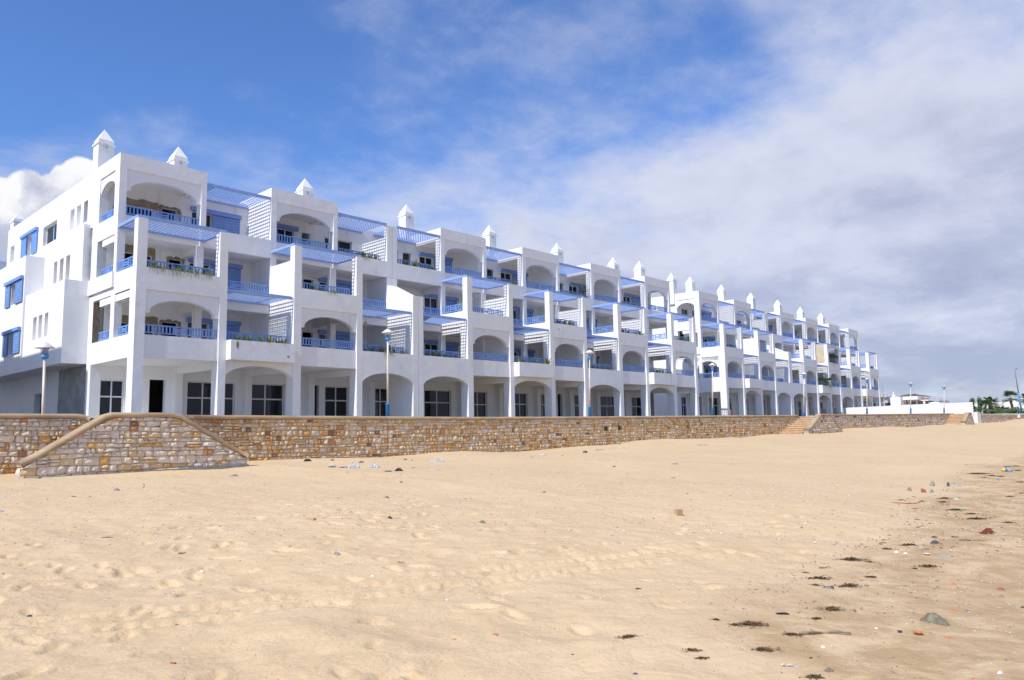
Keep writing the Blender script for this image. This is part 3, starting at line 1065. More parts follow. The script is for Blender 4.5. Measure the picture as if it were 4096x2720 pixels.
        # the joint: two walls with a gap between them
        for x0, x1 in ((28.02, 28.388), (28.412, 28.78)):
            solid(x0, x1, Y0, Y1 + .0, .3, 7.97)
            solid(x0, x1, Y1 + .002, YB, F1, 9.44)
            s.box('column', x0, x1, Y1 - .003, Y1 + .30, 9.445, 12.60)
            solid(x0, x1, Y1 + .302, Y2, 9.81, 11.88)
        s.put(MB().prism_x([(Y0 + .001, 7.972), (Y0 + .42, 7.972), (Y1 + .05, 8.95), (Y1 - .005, 8.97), (Y1 - .004, 7.972)][0:0] or
                           [(Y0 + .38, 7.972), (Y1 - .004, 7.972), (Y1 - .004, 8.93)], 28.022, 28.386), 'fin')
        s.put(MB().prism_x([(Y0 + .38, 7.972), (Y1 - .004, 7.972), (Y1 - .004, 8.93)], 28.414, 28.778), 'fin')
        # open sides: low terrace parapets with a railing, head beams, back ends of the towers
        for k in range(6):
            xl, xr = A[k]
            if k != 1:
                s.box('parapet', xl + .003, xl + .2, Y0 + .424, Y1 - .003, 6.6, 7.56)
                s.railing('x', xl + .08, Y0 + .44, Y1 - .03, 7.64, 8.06)
            else:
                s.box('beam', xl + .003, xl + .2, Y0 + .655, Y1 - .003, 6.586, 6.998)
            if k in (0, 1, 5):
                s.box('parapet', xr - .2, xr - .003, Y0 + .424, Y1 - .003, 6.6, 7.51)
            else:
                s.box('beam', xr - .2, xr - .003, Y0 + .655, Y1 - .003, 6.586, 6.998)
            # top storey side walls
            sides = []
            if k >= 2:
                sides.append((xl, xl + .24))
            if k in (0, 1):
                sides.append((xr - .24, xr))
            for x0, x1 in sides:
                s.put(MB().prism_x([(Y1 + .502, 12.46), (Y2 + .02, 12.46), (Y2 + .02, F3), (45.0, F3), (45.0, TOP), (Y1 + .502, TOP)], x0, x1), 'side_wall')
        # screens between the arcade and the gap at the far end
        xr = A[5][1]
        s.put(MB().prism_x([(Y1 + .502, 12.46), (Y2 + .02, 12.46), (Y2 + .02, F3), (45.0, F3), (45.0, TOP), (Y1 + .502, TOP)], xr - .24, xr), 'side_wall')
        s.box('parapet', xr - .24, xr - .002, Y1 + .502, Y2 + .018, F3, 10.36)
        s.box('parapet', xr - .24, xr - .002, Y0 + .66, YB, 3.6, 4.56)
        s.box('beam', xr - .24, xr - .002, Y0 + .66, YB, 6.3, 6.9)
        m = MB()
        wall_holes(m, 'x', xr - .22, YB + .002, REAR, .3, 12.62, [], .2)
        m.box(xr - .21, xr, YB + .003, REAR, .3, 12.9)
        s.put(m, 'wall')

    # ------------------------------------------------ the sunlit end towards the photographer
    def sides(s):
        x = A[0][0]
        st = s.first
        # ground floor: corner column, wide opening, rear column
        s.box('column', x + .002, x + .46, 39.3, 39.86, .3, 6.86)
        s.box('beam', x + .004, x + .3, Y0 + .66, 39.298, 3.58 if st else 3.2, 3.86)
        s.box('parapet', x + .002, x + .26, Y0 + .652, 39.298, 3.861, 4.60)
        s.box('beam', x + .012, x + .3, Y0 + .652, 39.298, 6.60, 6.93)
        if st:
            s.box('column', x + .004, x + .36, 36.70, 37.07, 4.602, 6.598)
            s.railing('x', x + .13, 37.3, 38.75, 4.67, 5.06)
            s.railing('x', x + .13, Y0 + .72, 36.4, 4.67, 5.06)
            s.box('bare_render', x + .003, x + .3, 39.262, 39.297, 4.61, 6.55, 'raw')
        else:
            s.arch_side(Y0 + .66, 37.3, 6.598, 5.75, 6.2, x + .05, .22)
            s.box('wall', x + .05, x + .3, 37.3, 39.298, 4.602, 6.598)
            s.railing('x', x + .13, Y0 + .72, 37.25, 4.67, 5.06)
        # second floor band, standing a little proud
        s.box('parapet', x - .09, x + .2, 36.78, 40.12, 6.934, 7.66)
        s.box('parapet', x + .004, x + .2, Y1 + .342, 36.778, 6.934, 7.66)
        s.railing('x', x + .12, 36.98, 38.9, 7.70, 8.06)
        s.box('column', x + .002, x + .42, 39.1, 39.86, 7.662, 9.44)
        s.box('parapet', x + .005, x + .26, Y1 + .345, 39.86, 9.446, 10.34)
        s.box('column', x + .003, x + .35, Y1 + .502, 37.16, 10.342, TOP)
        s.box('column', x + .003, x + .42, 39.08, 40.15, 10.342, TOP)
        s.arch_side(37.16, 39.08, 12.54, 11.78, 12.20, x + .06, .0)
        s.box('parapet', x + .003, x + .26, 37.162, 39.078, 12.542, TOP)
        s.railing('x', x + .14, 37.2, 39.04, 10.42, 10.78)
        # long side wall with its windows
        xm = x + .10
        slit3 = [(42.96, 43.60), (42.0, 42.62), (41.0, 41.58)]
        holes = [(a, b_, 10.90, 12.0) for a, b_ in slit3]
        win = (45.75, 48.1, 10.88, 11.98)
        slim = (53.75, 54.6, 11.05, 12.05)
        shw = (50.0, 51.05, 10.80, 12.03)
        holes += [win, slim, shw]
        m = MB()
        if st:
            wall_holes(m, 'x', xm, 40.15, REAR, .3, TOP - .005, holes + [(46.3, 48.1, .71, 2.63)], .30)
        else:
            wall_holes(m, 'x', xm, 39.86, REAR, .3, TOP - .005, [], .2)
        s.put(m, 'wall')
        m = MB().box(x + .12, x + .32, 40.16, REAR, 12.86, TOP - .01).box(x + .33, A[5][1] - .2, REAR - .2, REAR, .3, TOP - .01)
        m.box(x + .45, x + .5, 40.0, REAR - .3, .3, 3.58)
        s.put(m, 'parapet')
        if not st:
            return
        for a, b_, c_, d_ in holes[:3]:
            s.bar('slit_back', 'plaster', s.root, xm + .26, xm + .29, a, b_, c_, d_)
        s.window(win[0] + .0, win[1], win[2], win[3], xm + .22, 2, ax='x')
        s.bar('blind', 'blind', s.root, xm + .235, xm + .25, win[0] + .06, win[1] - .95, win[2] + .06, win[3] - .06)
        s.bar('blind', 'blind', s.root, xm + .26, xm + .275, slim[0], slim[1], slim[2], slim[3])
        s.window(*shw, xm + .2, 1, ax='x')
        # the two stacked boxes that hang out over the path
        xb = 11.65
        m = MB()
        s4 = [(43.95, 44.5), (43.05, 43.6), (42.1, 42.62)]
        wall_holes(m, 'x', xb, 39.87, 46.05, 3.67, 7.65, [(a, b_, 5.15, 6.33) for a, b_ in s4], .25)
        m.add([(xb, 39.87, 3.67), (xm, 39.87, 3.67), (xm, 39.87, 7.65), (xb, 39.87, 7.65)], [(0, 1, 2, 3)])
        m.add([(xb, 39.87, 3.67), (xm + .3, 39.87, 3.67), (xm + .3, 46.05, 3.67), (xb, 46.05, 3.67)], [(3, 2, 1, 0)])
        m.add([(xb, 39.87, 7.65), (xm, 39.87, 7.65), (xm, 46.05, 7.65), (xb, 46.05, 7.65)], [(0, 1, 2, 3)])
        m.add([(xb + .27, 41.9, 5.1), (xb + .27, 44.6, 5.1), (xb + .27, 44.6, 6.4), (xb + .27, 41.9, 6.4)], [(3, 2, 1, 0)])
        s.put(m, 'bay_box')
        xu = 12.46
        m = MB()
        s2 = [(43.95, 44.5), (42.98, 43.55), (41.98, 42.6)]
        hu = [(a, b_, 8.1, 9.33) for a, b_ in s2] + [(46.22, 46.86, 8.25, 8.87)]
        wall_holes(m, 'x', xu, 40.15, 47.6, 7.651, 10.52, hu, .25)
        m.add([(xu, 40.15, 7.651), (xm, 40.15, 7.651), (xm, 40.15, 10.52), (xu, 40.15, 10.52)], [(0, 1, 2, 3)])
        m.add([(xu, 40.15, 10.52), (xm, 40.15, 10.52), (xm, 47.6, 10.52), (xu, 47.6, 10.52)], [(0, 1, 2, 3)])
        s.put(m, 'bay_box')
        for i, (a, b_) in enumerate(s2):
            s.bar('slit_back', 'raw' if i else 'concrete', s.root, xu + .22, xu + .25, a, b_, 8.1, 9.33)
        s.bar('slit_back', 'plaster', s.root, xu + .22, xu + .25, 46.22, 46.86, 8.25, 8.87)
        xc = 11.56
        m = MB()
        hs = [(47.55, 48.45, 7.45, 8.60), (47.55, 48.4, 4.75, 5.85)]
        wall_holes(m, 'x', xc, 46.05, REAR - .1, 3.66, 9.85, hs, .25)
        m.add([(xc, 46.05, 3.66), (xm, 46.05, 3.66), (xm, 46.05, 9.85), (xc, 46.05, 9.85)], [(0, 1, 2, 3)])
        m.add([(xc, 46.05, 9.85), (xm, 46.05, 9.85), (xm, REAR - .1, 9.85), (xc, REAR - .1, 9.85)], [(0, 1, 2, 3)])
        m.add([(xc, 46.05, 3.66), (xm, 46.05, 3.66), (xm, REAR - .1, 3.66), (xc, REAR - .1, 3.66)], [(3, 2, 1, 0)])
        s.put(m, 'bay_box')
        for z0, z1, at, ya, yb, yc, yd in ((10.82, 12.03, xm, 49.0, 52.1, 49.98, 51.05), (7.45, 8.62, xc, 46.2, 49.4, 47.5, 48.5), (4.74, 5.88, xc, 46.2, 49.35, 47.5, 48.45)):
            s.shutter_box(ya, yb, z1, z1 + .17, at - .002, 'x')
            s.shutter(ya + .03, yc, z0 - .05, z1 - .004, at - .03, 'x', 'blue')
            s.shutter(yd, yb - .03, z0 - .05, z1 - .004, at - .03, 'x', 'blue')
        s.window(47.55, 48.45, 7.45, 8.60, xc + .2, 1, ax='x')
        s.window(47.55, 48.4, 4.75, 5.85, xc + .2, 1, ax='x')
        # bare concrete patch under the box and a flat dark sheet standing in for the unlit doorway beyond
        s.box('concrete_patch', xm - .012, xm - .003, 39.9, 44.1, .3, 3.66, 'concrete')
        s.put(MB().add([(xm + .3, 46.3, .72), (xm + .3, 48.1, .72), (xm + .3, 48.1, 2.63), (xm + .3, 46.3, 2.63)], [(3, 2, 1, 0)]), 'doorway_dark_sheet', 'room')
        s.box('door_jamb', xm + .05, xm + .11, 46.3, 46.42, .72, 2.63, 'frame')

    def chimneys(s):
        if s.first:
            # knocks and old repairs in the render
            rp = random.Random(12)
            for x, z, w, h, y in ((17.21, 4.33, .07, .19, Y0 - .45), (19.84, 3.93, .07, .07, Y0 - .45), (24.70, 6.05, .12, .15, Y0 + .003), (41.0, 7.1, .05, .07, Y0)):
                pts = [(x + w * math.cos(q) * rp.uniform(.7, 1.2), z + h * math.sin(q) * rp.uniform(.7, 1.2)) for q in np.linspace(0, 2 * math.pi, 10)[:-1]]
                s.put(MB().prism_y(pts, y - .006, y - .002), 'bare_render', 'raw')
        if s.first:
            spots = [(13.2, 40.2, 12.2), (16.8, 39.95, 12.2), (24.4, 39.9, 12.2), (32.2, 39.95, 12.2), (40.0, 39.85, 12.2), (48.0, 40.0, 12.2), (55.8, 40.0, 12.2), (58.9, 39.3, 12.2)]
        else:
            spots = [(12.9, 39.6, 12.2), (16.0, 39.2, 12.2), (22.6, 39.0, 12.2), (30.0, 39.0, 12.2), (37.4, 38.9, 12.2), (45.4, 39.2, 12.2), (53.0, 39.3, 12.2)]
        for x, y, z in spots:
            h = 14.67
            w = .36
            m = MB()
            m.box(x - w, x + w, y - w, y + w, z, h - .24)
            for a, b_, c_, d_ in ((-w, -.09, -w, w), (.09, w, -w, w), (-.09, .09, -w + .1, w - .1)):
                m.box(x + a, x + b_, y + c_, y + d_, h - .24, h - .06)
            o = s.put(m, 'chimney')
            c = .35
            m = MB().box(x - c - .07, x + c + .07, y - c - .07, y + c + .07, h - .06, h)
            s.put(m, 'chimney_ledge', 'plaster', o).location = (0, 0, 0)
            zb, zt = h + .18, 15.5
            vs = [(x - c, y - c, h), (x + c, y - c, h), (x + c, y + c, h), (x - c, y + c, h), (x - c, y - c, zb), (x + c, y - c, zb), (x + c, y + c, zb), (x - c, y + c, zb), (x, y, zt)]
            m = MB().add(vs, [(0, 1, 5, 4), (1, 2, 6, 5), (2, 3, 7, 6), (3, 0, 4, 7), (4, 5, 8), (5, 6, 8), (6, 7, 8), (7, 4, 8)])
            s.put(m, 'chimney_cap', 'plaster', o).location = (0, 0, 0)


# the block across the alley on the left, whose shade falls on this block's lower side
t = thing('neighbour_block', 'white flat-roofed block across the alley to the left', 'apartment building', (-6, 49, .7))
org = (-6, 49, .7)
m = MB()
wall_holes(m, 'y', 38.9, -16, 3.2, .3, 12.8, [(x, x + 1.6, z, z + 1.3) for x in (-13, -8, -3) for z in (1.5, 4.6, 7.7, 10.4)], .3)
m.add([(3.2, 38.9, .3), (3.2, 60, .3), (3.2, 60, 12.8), (3.2, 38.9, 12.8), (-16, 38.9, .3), (-16, 60, .3), (-16, 60, 12.8), (-16, 38.9, 12.8)], [(0, 1, 2, 3), (7, 6, 5, 4), (3, 2, 6, 7), (1, 5, 6, 2)])
m.build('wall', M['plaster'], t, False, org)
m = MB()
for x in (-13, -8, -3):
    for z in (1.5, 4.6, 7.7, 10.4):
        MB().box(x, x + 1.6, 39.1, 39.16, z, z + 1.3).build('window', M['glass'], t, False, org)
MB().box(1.2, 2.6, 46.6, 48.4, 12.801, 14.9).build('stair_turret', M['plaster'], t, False, org)

near_block = Block('apartment_block', 'nearer white terraced apartment block with stripped brown openings at its left corner', O1, 0.0, True)
far_block = Block('apartment_block', 'farther white terraced apartment block with a beige awning, beyond the gap', (59.504 + 7.918, 34.185 + 1.572, 1.065), R(1.68), False)
FB = Matrix.Translation((59.504 + 7.918, 34.185 + 1.572, 1.065)) @ Matrix.Rotation(R(1.68), 4, 'Z') @ Matrix.Translation((-O1[0], -O1[1], -O1[2]))


def on_far(x, y, z):
    return FB @ Vector((x, y, z))
# ------------------------------------------------------------------ rubble sea walls
PAL = [(.78, .68, .58), (.79, .67, .53), (.76, .58, .36), (.70, .49, .25), (.70, .40, .10), (.55, .24, .07), (.18, .09, .045), (.58, .52, .46)]
PALE = [.44, .28, .13, .05, .05, .02, .01, .02]
WARM = [.04, .10, .28, .24, .20, .11, .03, .00]
BUFF = [.05, .13, .31, .29, .14, .06, .01, .01]
GREY = [.22, .20, .18, .13, .07, .03, .02, .15]


def stone_mesh(mb, q, y, col, rr, fine=True):
    """one dressed stone: corner quad in x,z (bl, br, tr, tl), a rough bulging face towards -y"""
    n = 4 if fine else 3
    vs, fs = [], []
    bul = rr.uniform(.026, .062)
    tx, tz = rr.uniform(-.030, .034), rr.uniform(-.02, .02)
    for j in range(n):
        for i in range(n):
            u, v = i / (n - 1), j / (n - 1)
            x = (q[0][0] * (1 - u) + q[1][0] * u) * (1 - v) + (q[3][0] * (1 - u) + q[2][0] * u) * v
            z = (q[0][1] * (1 - u) + q[1][1] * u) * (1 - v) + (q[3][1] * (1 - u) + q[2][1] * u) * v
            e = i in (0, n - 1) or j in (0, n - 1)
            corner = i in (0, n - 1) and j in (0, n - 1)
            d = (.006 if corner else .016 if e else bul) + (tx * (u - .5) + tz * (v - .5)) + rr.uniform(-.007, .007) * (1 if e else 2)
            if e:
                x += rr.uniform(-.006, .006)
                z += rr.uniform(-.005, .005)
            vs.append((x, y - d, z))
    for j in range(n - 1):
        for i in range(n - 1):
            a = j * n + i
            fs.append((a, a + 1, a + n + 1, a + n))
    ring = [i for i in range(n)] + [j * n + n - 1 for j in range(1, n)] + [(n - 1) * n + i for i in range(n - 2, -1, -1)] + [j * n for j in range(n - 2, 0, -1)]
    o = len(vs)
    for i in ring:
        vs.append((vs[i][0], y + .05, vs[i][2]))
    m = len(ring)
    for k in range(m):
        k2 = (k + 1) % m
        fs.append((ring[k2], ring[k], o + k, o + k2))
    cc = tuple(max(.01, c * f) for c, f in zip(col, [rr.uniform(.82, 1.14)] * 3))
    mb.add(vs, fs, cc)


def lay_stones(x0, x1, zlo, zhi, weights, seed, skip=(), joint=None, mh=.143, mw=.185, follow=.6):
    """courses of uneven stones between the curves zlo(x) and zhi(x); returns corner quads and colours"""
    rr = random.Random(seed)
    H = max(zhi(x0 + (x1 - x0) * k / 20) - zlo(x0 + (x1 - x0) * k / 20) for k in range(21))
    top = max(zhi(x0 + (x1 - x0) * k / 40) for k in range(41))
    ph = [rr.uniform(0, 6.28) for _ in range(40)]
    base = min(zlo(x0 + (x1 - x0) * k / 40) for k in range(41)) - .05
    zs = [0.0]
    while zs[-1] < top - base + .6:
        zs.append(zs[-1] + mh * rr.uniform(.68, 1.34))
    zline = lambda j, x: base + zs[j] + .020 * math.sin(x * 1.1 + ph[j % 40]) + .014 * math.sin(x * 2.9 + ph[(j * 7 + 3) % 40]) + (zhi(x) - zhi(x0)) * follow
    out = []
    g = .011

    def emit(q):
        cx, cz = sum(p_[0] for p_ in q) / 4, sum(p_[1] for p_ in q) / 4
        if any(a < cx < b_ and c < cz < d for a, b_, c, d in skip):
            return
        q2 = []
        for i, (x, z) in enumerate(q):
            q2.append((x, min(z, zhi(x))))
        if (q2[3][1] - q2[0][1]) + (q2[2][1] - q2[1][1]) < .05:
            return
        if max(q2[2][1], q2[3][1]) < zlo(cx) - .06:
            return
        w = weights(cx, cz) if callable(weights) else weights
        out.append((q2, rr.choices(PAL, w)[0]))
    for j in range(len(zs) - 1):
        x = x0 - rr.uniform(0, .05)
        first = True
        while x < x1 - .04:
            w = mw * rr.choice((.55, .75, .9, 1, 1, 1.2, 1.45, 1.8)) * rr.uniform(.85, 1.15)
            xe = min(x + w, x1)
            if x1 - xe < .1:
                xe = x1
            if joint is not None and x < joint - .1 and xe > joint - .1:
                xe = joint - .012
            a = max(x, x0) + (0 if first else g * .5)
            b_ = xe - g * .5
            zb0, zb1, zt0, zt1 = zline(j, a) + g * .5, zline(j, b_) + g * .5, zline(j + 1, a) - g * .5, zline(j + 1, b_) - g * .5
            k0, k1 = rr.uniform(-.016, .016), rr.uniform(-.016, .016)
            if zt0 - zb0 > .135 and rr.random() < .26:
                zm = rr.uniform(.38, .62)
                m0, m1 = zb0 + (zt0 - zb0) * zm, zb1 + (zt1 - zb1) * zm
                emit([(a, zb0), (b_, zb1), (b_, m1 - g * .5), (a, m0 - g * .5)])
                emit([(a, m0 + g * .5), (b_, m1 + g * .5), (b_, zt1), (a, zt0)])
            else:
                emit([(a + k0, zb0), (b_ + k1, zb1), (b_ - k1, zt1), (a - k0, zt0)])
            x = xe + (.024 if joint is not None and abs(xe - joint + .012) < 1e-6 else 0)
            first = False
    return out


def sweep_cap(mb, path, w0, w1, th, over=.05):
    """rounded coping along a path of (x, z-top) points; spans y from w0 to w1"""
    prof = [(w0 - over, -th * .92), (w0 - over - .012, -th * .5), (w0 - over + .015, -th * .15), (w0 + .03, 0.0), (w1 - .03, 0.0), (w1 + over - .015, -th * .15), (w1 + over, -th * .92)]
    n = len(prof)
    vs, fs = [], []
    for i, (x, z) in enumerate(path):
        a = path[max(i - 1, 0)]
        b_ = path[min(i + 1, len(path) - 1)]
        d = Vector((b_[0] - a[0], 0, b_[1] - a[1])).normalized()
        nrm = Vector((-d.z, 0, d.x))
        sc = 1.0
        if 0 < i < len(path) - 1:
            d1 = Vector((x - a[0], 0, z - a[1])).normalized()
            sc = 1 / max(.6, d1.dot(d))
        for y, h in prof:
            p_ = Vector((x, y, z)) + nrm * (h * sc)
            vs.append(p_)
    for i in range(len(path) - 1):
        for k in range(n):
            k2 = (k + 1) % n
            fs.append((i * n + k, (i + 1) * n + k, (i + 1) * n + k2, i * n + k2)[::-1])
    fs.append(tuple(range(n)))
    fs.append(tuple(range((len(path) - 1) * n, len(path) * n))[::-1])
    return mb.add(vs, fs)


def hang_stones(root, origin, stones, y, seed, near, single):
    """stones as pieces of the wall: the ones nearest the camera singly, the others joined"""
    rr = random.Random(seed)
    order = sorted(range(len(stones)), key=lambda i: (stones[i][0][0][0] - near[0]) ** 2 + 0.2 * (stones[i][0][0][1] - near[1]) ** 2)
    one = set(order[:single])
    rest = MB()
    for i, (q, col) in enumerate(stones):
        if i in one:
            m = MB()
            stone_mesh(m, q, y, col, rr)
            m.build('stone', M['stone'], root, False, origin)
        else:
            stone_mesh(rest, q, y, col, rr, False)
    if rest.v:
        tag(rest.build('stones', M['stone'], root, False, origin), kind='stuff')


def foot(x, y=None):
    return float(sand_h(x, WALL_Y if y is None else y)) - .12


# left stretch, ends at the steps
t = thing('stone_wall', 'short stretch of rubble stone wall left of the steps with rounded coping end', 'stone wall', (7.5, 23.3, -.9))
org = (7.5, 23.3, -.9)
MB().box(-6, 7.56, 23.35, 23.75, -1.3, .60).build('mortar', M['mortar'], t, False, org)
mb = MB()
sweep_cap(mb, [(-6, .77), (0, .77), (5, .77), (7.30, .77), (7.50, .745), (7.64, .68)], 23.35, 23.75, .14)
mb.build('coping', M['cap'], t, True, org)
hang_stones(t, org, lay_stones(0.5, 7.56, lambda x: foot(x), lambda x: .63, lambda x, z: PALE if z > .05 + .4 * math.sin(x * 2) - max(0, (5.6 - x)) * .5 else WARM, 41, mh=.165), 23.35, 42, (6.2, 0), 300)

# main stretch
t = thing('stone_wall', 'long main stretch of ochre rubble sea wall below the lamps and near apartments', 'stone wall', (11, 23.3, -.9))
org = (11, 23.3, -.9)
zt = lambda x: cap_z(x) - .135
mb = MB()
xs_ = [9.3, 15, 22, 31, 43.5, 54.4]
for i in range(len(xs_) - 1):
    a, b_ = xs_[i], xs_[i + 1]
    vs = [(a, 23.35, -1.3), (b_, 23.35, -1.3), (b_, 23.75, -1.3), (a, 23.75, -1.3), (a, 23.35, zt(a)), (b_, 23.35, zt(b_)), (b_, 23.75, zt(b_)), (a, 23.75, zt(a))]
    mb.add(vs, [(0, 3, 2, 1), (4, 5, 6, 7), (0, 1, 5, 4), (2, 3, 7, 6)] + ([(3, 0, 4, 7)] if i == 0 else []) + ([(1, 2, 6, 5)] if i == len(xs_) - 2 else []))
mb.build('mortar', M['mortar'], t, False, org)
mb = MB()
sweep_cap(mb, [(9.25, cap_z(9.3)), (12, cap_z(12)), (17, cap_z(17)), (22, cap_z(22)), (26, cap_z(26)), (31, cap_z(31)), (37, cap_z(37)), (43.5, cap_z(43.5)), (50, cap_z(50)), (54.1, cap_z(54.1)), (54.35, cap_z(54) - .03), (54.5, cap_z(54) - .12)], 23.35, 23.75, .14)
mb.build('coping', M['cap'], t, True, org)


def main_w(x, z):
    k = min(1, max(0, (x - 12 + .9 * math.sin(x * 1.7) + 1.2 * z) / 7))
    w = [WARM[i] * (1 - k) + BUFF[i] * k for i in range(8)]
    k2 = .5 + .5 * math.sin(x * .55 + 1)
    if x > 33:
        w = [BUFF[i] * k2 + WARM[i] * (1 - k2) * .6 + BUFF[i] * (1 - k2) * .4 for i in range(8)]
    return w


HOLES = [(31.25, 31.62, .02, .26), (32.4, 32.72, .04, .30)]
hang_stones(t, org, lay_stones(9.3, 54.4, lambda x: foot(x), zt, main_w, 51, HOLES, 17.9), 23.35, 52, (13.0, 0), 300)
for a, b_, c, d in HOLES:
    mb = MB()
    n = 12
    cx, cz, r_ = (a + b_) / 2, (c + d) / 2, .10
    vs = []
    for rr_, y in ((r_ + .02, 23.33), (r_, 23.325), (r_ * .92, 23.345)):
        vs += [(cx + rr_ * math.cos(2 * math.pi * k / n), y, cz + rr_ * math.sin(2 * math.pi * k / n)) for k in range(n)]
    fs = [(i * n + k, i * n + (k + 1) % n, (i + 1) * n + (k + 1) % n, (i + 1) * n + k) for i in range(2) for k in range(n)] + [tuple(range(2 * n, 3 * n))]
    mb.add(vs, fs).build('drain_mouth', M['room'], t, False, org)

# stretch between the two far flights of steps
t = thing('stone_wall', 'grey-brown rubble sea wall between the two far flights of steps', 'stone wall', (61, 23.3, -.5))
org = (61, 23.3, -.5)
mb = MB()
xs_ = [57.2, 61, 78, 94.6]
for i in range(3):
    a, b_ = xs_[i], xs_[i + 1]
    vs = [(a, 23.35, -.9), (b_, 23.35, -.9), (b_, 23.75, -.9), (a, 23.75, -.9), (a, 23.35, zt(a)), (b_, 23.35, zt(b_)), (b_, 23.75, zt(b_)), (a, 23.75, zt(a))]
    mb.add(vs, [(0, 3, 2, 1), (4, 5, 6, 7), (0, 1, 5, 4), (2, 3, 7, 6), (3, 0, 4, 7), (1, 2, 6, 5)])
mb.build('mortar', M['mortar'], t, False, org)
mb = MB()
sweep_cap(mb, [(57.2, cap_z(57.2)), (61, cap_z(61)), (70, cap_z(70)), (78, cap_z(78)), (94.6, cap_z(94.6))], 23.35, 23.75, .14)
mb.build('coping', M['cap'], t, True, org)
hang_stones(t, org, lay_stones(57.2, 94.6, lambda x: foot(x), zt, GREY, 61, mh=.17, mw=.34), 23.35, 62, (57, 0), 120)


# stair walls: a wall with sloping ends standing on the sand in front of the gap
def stair_wall(label, x0, x1, xa, xb, zl, ztop, zr, y, palette, seed, single, lip=True, steps_z=None):
    zf = min(float(sand_h(x, y)) for x in (x0, (x0 + x1) / 2, x1)) - .25
    org = ((x0 + x1) / 2, y, zf)
    t = thing('stair_wall', label, 'stair wall', org)
    path = [(x0 - .03, zl), (xa, ztop), (xb, ztop), (x1 + .03, zr)]

    def top(x):
        return float(np.interp(x, [q[0] for q in path], [q[1] for q in path]))
    th = .13
    sl = math.hypot(xa - x0, ztop - zl) / (xa - x0)
    lim = lambda x: top(x) - th * (sl if (x < xa or x > xb) else 1.0) - .004
    poly = [(x0, zf), (x1, zf), (x1, lim(x1)), (xb, lim(xb)), (xa, lim(xa)), (x0, lim(x0))]
    MB().prism_y(poly, y + .05, y + .38).build('mortar', M['mortar'], t, False, org)
    mb = MB()
    pts = [(x0 - .05, zl)]
    for k in range(1, 6):
        pts.append((x0 + (xa - x0) * k / 6, zl + (ztop - zl) * k / 6))
    pts += [(xa - .10, top(xa - .10)), (xa + .10, ztop), ((xa + xb) / 2, ztop), (xb - .10, ztop), (xb + .10, top(xb + .10))]
    for k in range(1, 6):
        pts.append((xb + (x1 - xb) * k / 6, ztop + (zr - ztop) * k / 6))
    pts.append((x1 + .05, zr))
    sweep_cap(mb, pts, y + .05, y + .38, th, .045)
    mb.build('coping', M['cap'], t, True, org)
    hang_stones(t, org, lay_stones(x0, x1, lambda x: float(sand_h(x, y)) - .02, lim, palette, seed, mh=.150, mw=.225, follow=0.0), y + .05, seed + 1, ((x0 + x1) / 2, 0), single)
    # the end towards the camera
    rr = random.Random(seed + 5)
    z = zf + .1
    while z < lim(x0) - .05:
        h = min(rr.uniform(.14, .24), lim(x0) - z)
        m = MB()
        stone_mesh(m, [(-.38, z), (-.05, z), (-.05, z + h - .01), (-.38, z + h - .01)], 0, (.60, .55, .47), rr)
        m.v = [(x0 + vy, y - vx, vz) for vx, vy, vz in m.v]
        m.f = [q[::1] for q in m.f]
        m.build('stone', M['stone'], t, False, org)
        z += h
    # grey footing showing along the sand
    if lip:
        vs = [(x0 + .5, y - .03, zf), (x1 + .02, y - .03, zf), (x1 + .02, y + .04, zf), (x0 + .5, y + .04, zf),
              (x0 + .5, y - .03, float(sand_h(x0, y)) - .0), (x1 + .02, y - .03, float(sand_h(x1, y)) + .07), (x1 + .02, y + .04, float(sand_h(x1, y)) + .075), (x0 + .5, y + .04, float(sand_h(x0, y)) + .005)]
        MB().add(vs, [(0, 3, 2, 1), (4, 5, 6, 7), (0, 1, 5, 4), (1, 2, 6, 5), (2, 3, 7, 6), (3, 0, 4, 7)]).build('footing', M['footing'], t, False, org)
    return t


stair_wall('big pale stone stair wall with sloping coping at left, nearest the camera', 5.50, 11.26, 7.41, 9.21, -.46, .745, -.44, 21.3, PALE, 71, 300)
stair_wall('grey stone stair wall with tan coping beside the orange steps, middle distance', 51.15, 57.14, 53.37, 55.04, -.13, .92, -.34, 21.3, GREY, 81, 200, False)
stair_wall('farthest small grey stone stair wall before the white pier', 90.3, 94.2, 92.2, 93.3, .25, 1.25, -.15, 21.3, GREY, 91, 120, False)


def steps(label, x0, x1, z0, z1, mat, n):
    org = (x0, 22.4, z0 - .3)
    t = thing('stone_steps', label, 'steps', org)
    for k in range(n):
        a = x0 + (x1 - x0) * k / n
        b_ = x1 + .6
        zz = z0 + (z1 - z0) * (k + 1) / n
        lo = z0 - .3 if k == 0 else z0 + (z1 - z0) * k / n + .002
        st_ = MB().box(a, b_, 21.70, 23.33, lo, zz - .05).build('step', M[mat], t, False, org)
        MB().box(a - .03, b_, 21.69, 23.335, zz - .05, zz).build('tread', M['pale_step'], st_, False, org)


steps('pale steps hidden behind the big stone stair wall at left', 6.9, 9.2, -.75, .66, 'ochre_step', 8)
steps('orange stone steps up to the promenade in front of the third lamp', 51.0, 55.0, -.42, .78, 'ochre_step', 8)
steps('distant orange stone steps rising beside the farthest stair wall', 90.9, 93.2, -.05, 1.14, 'ochre_step', 8)

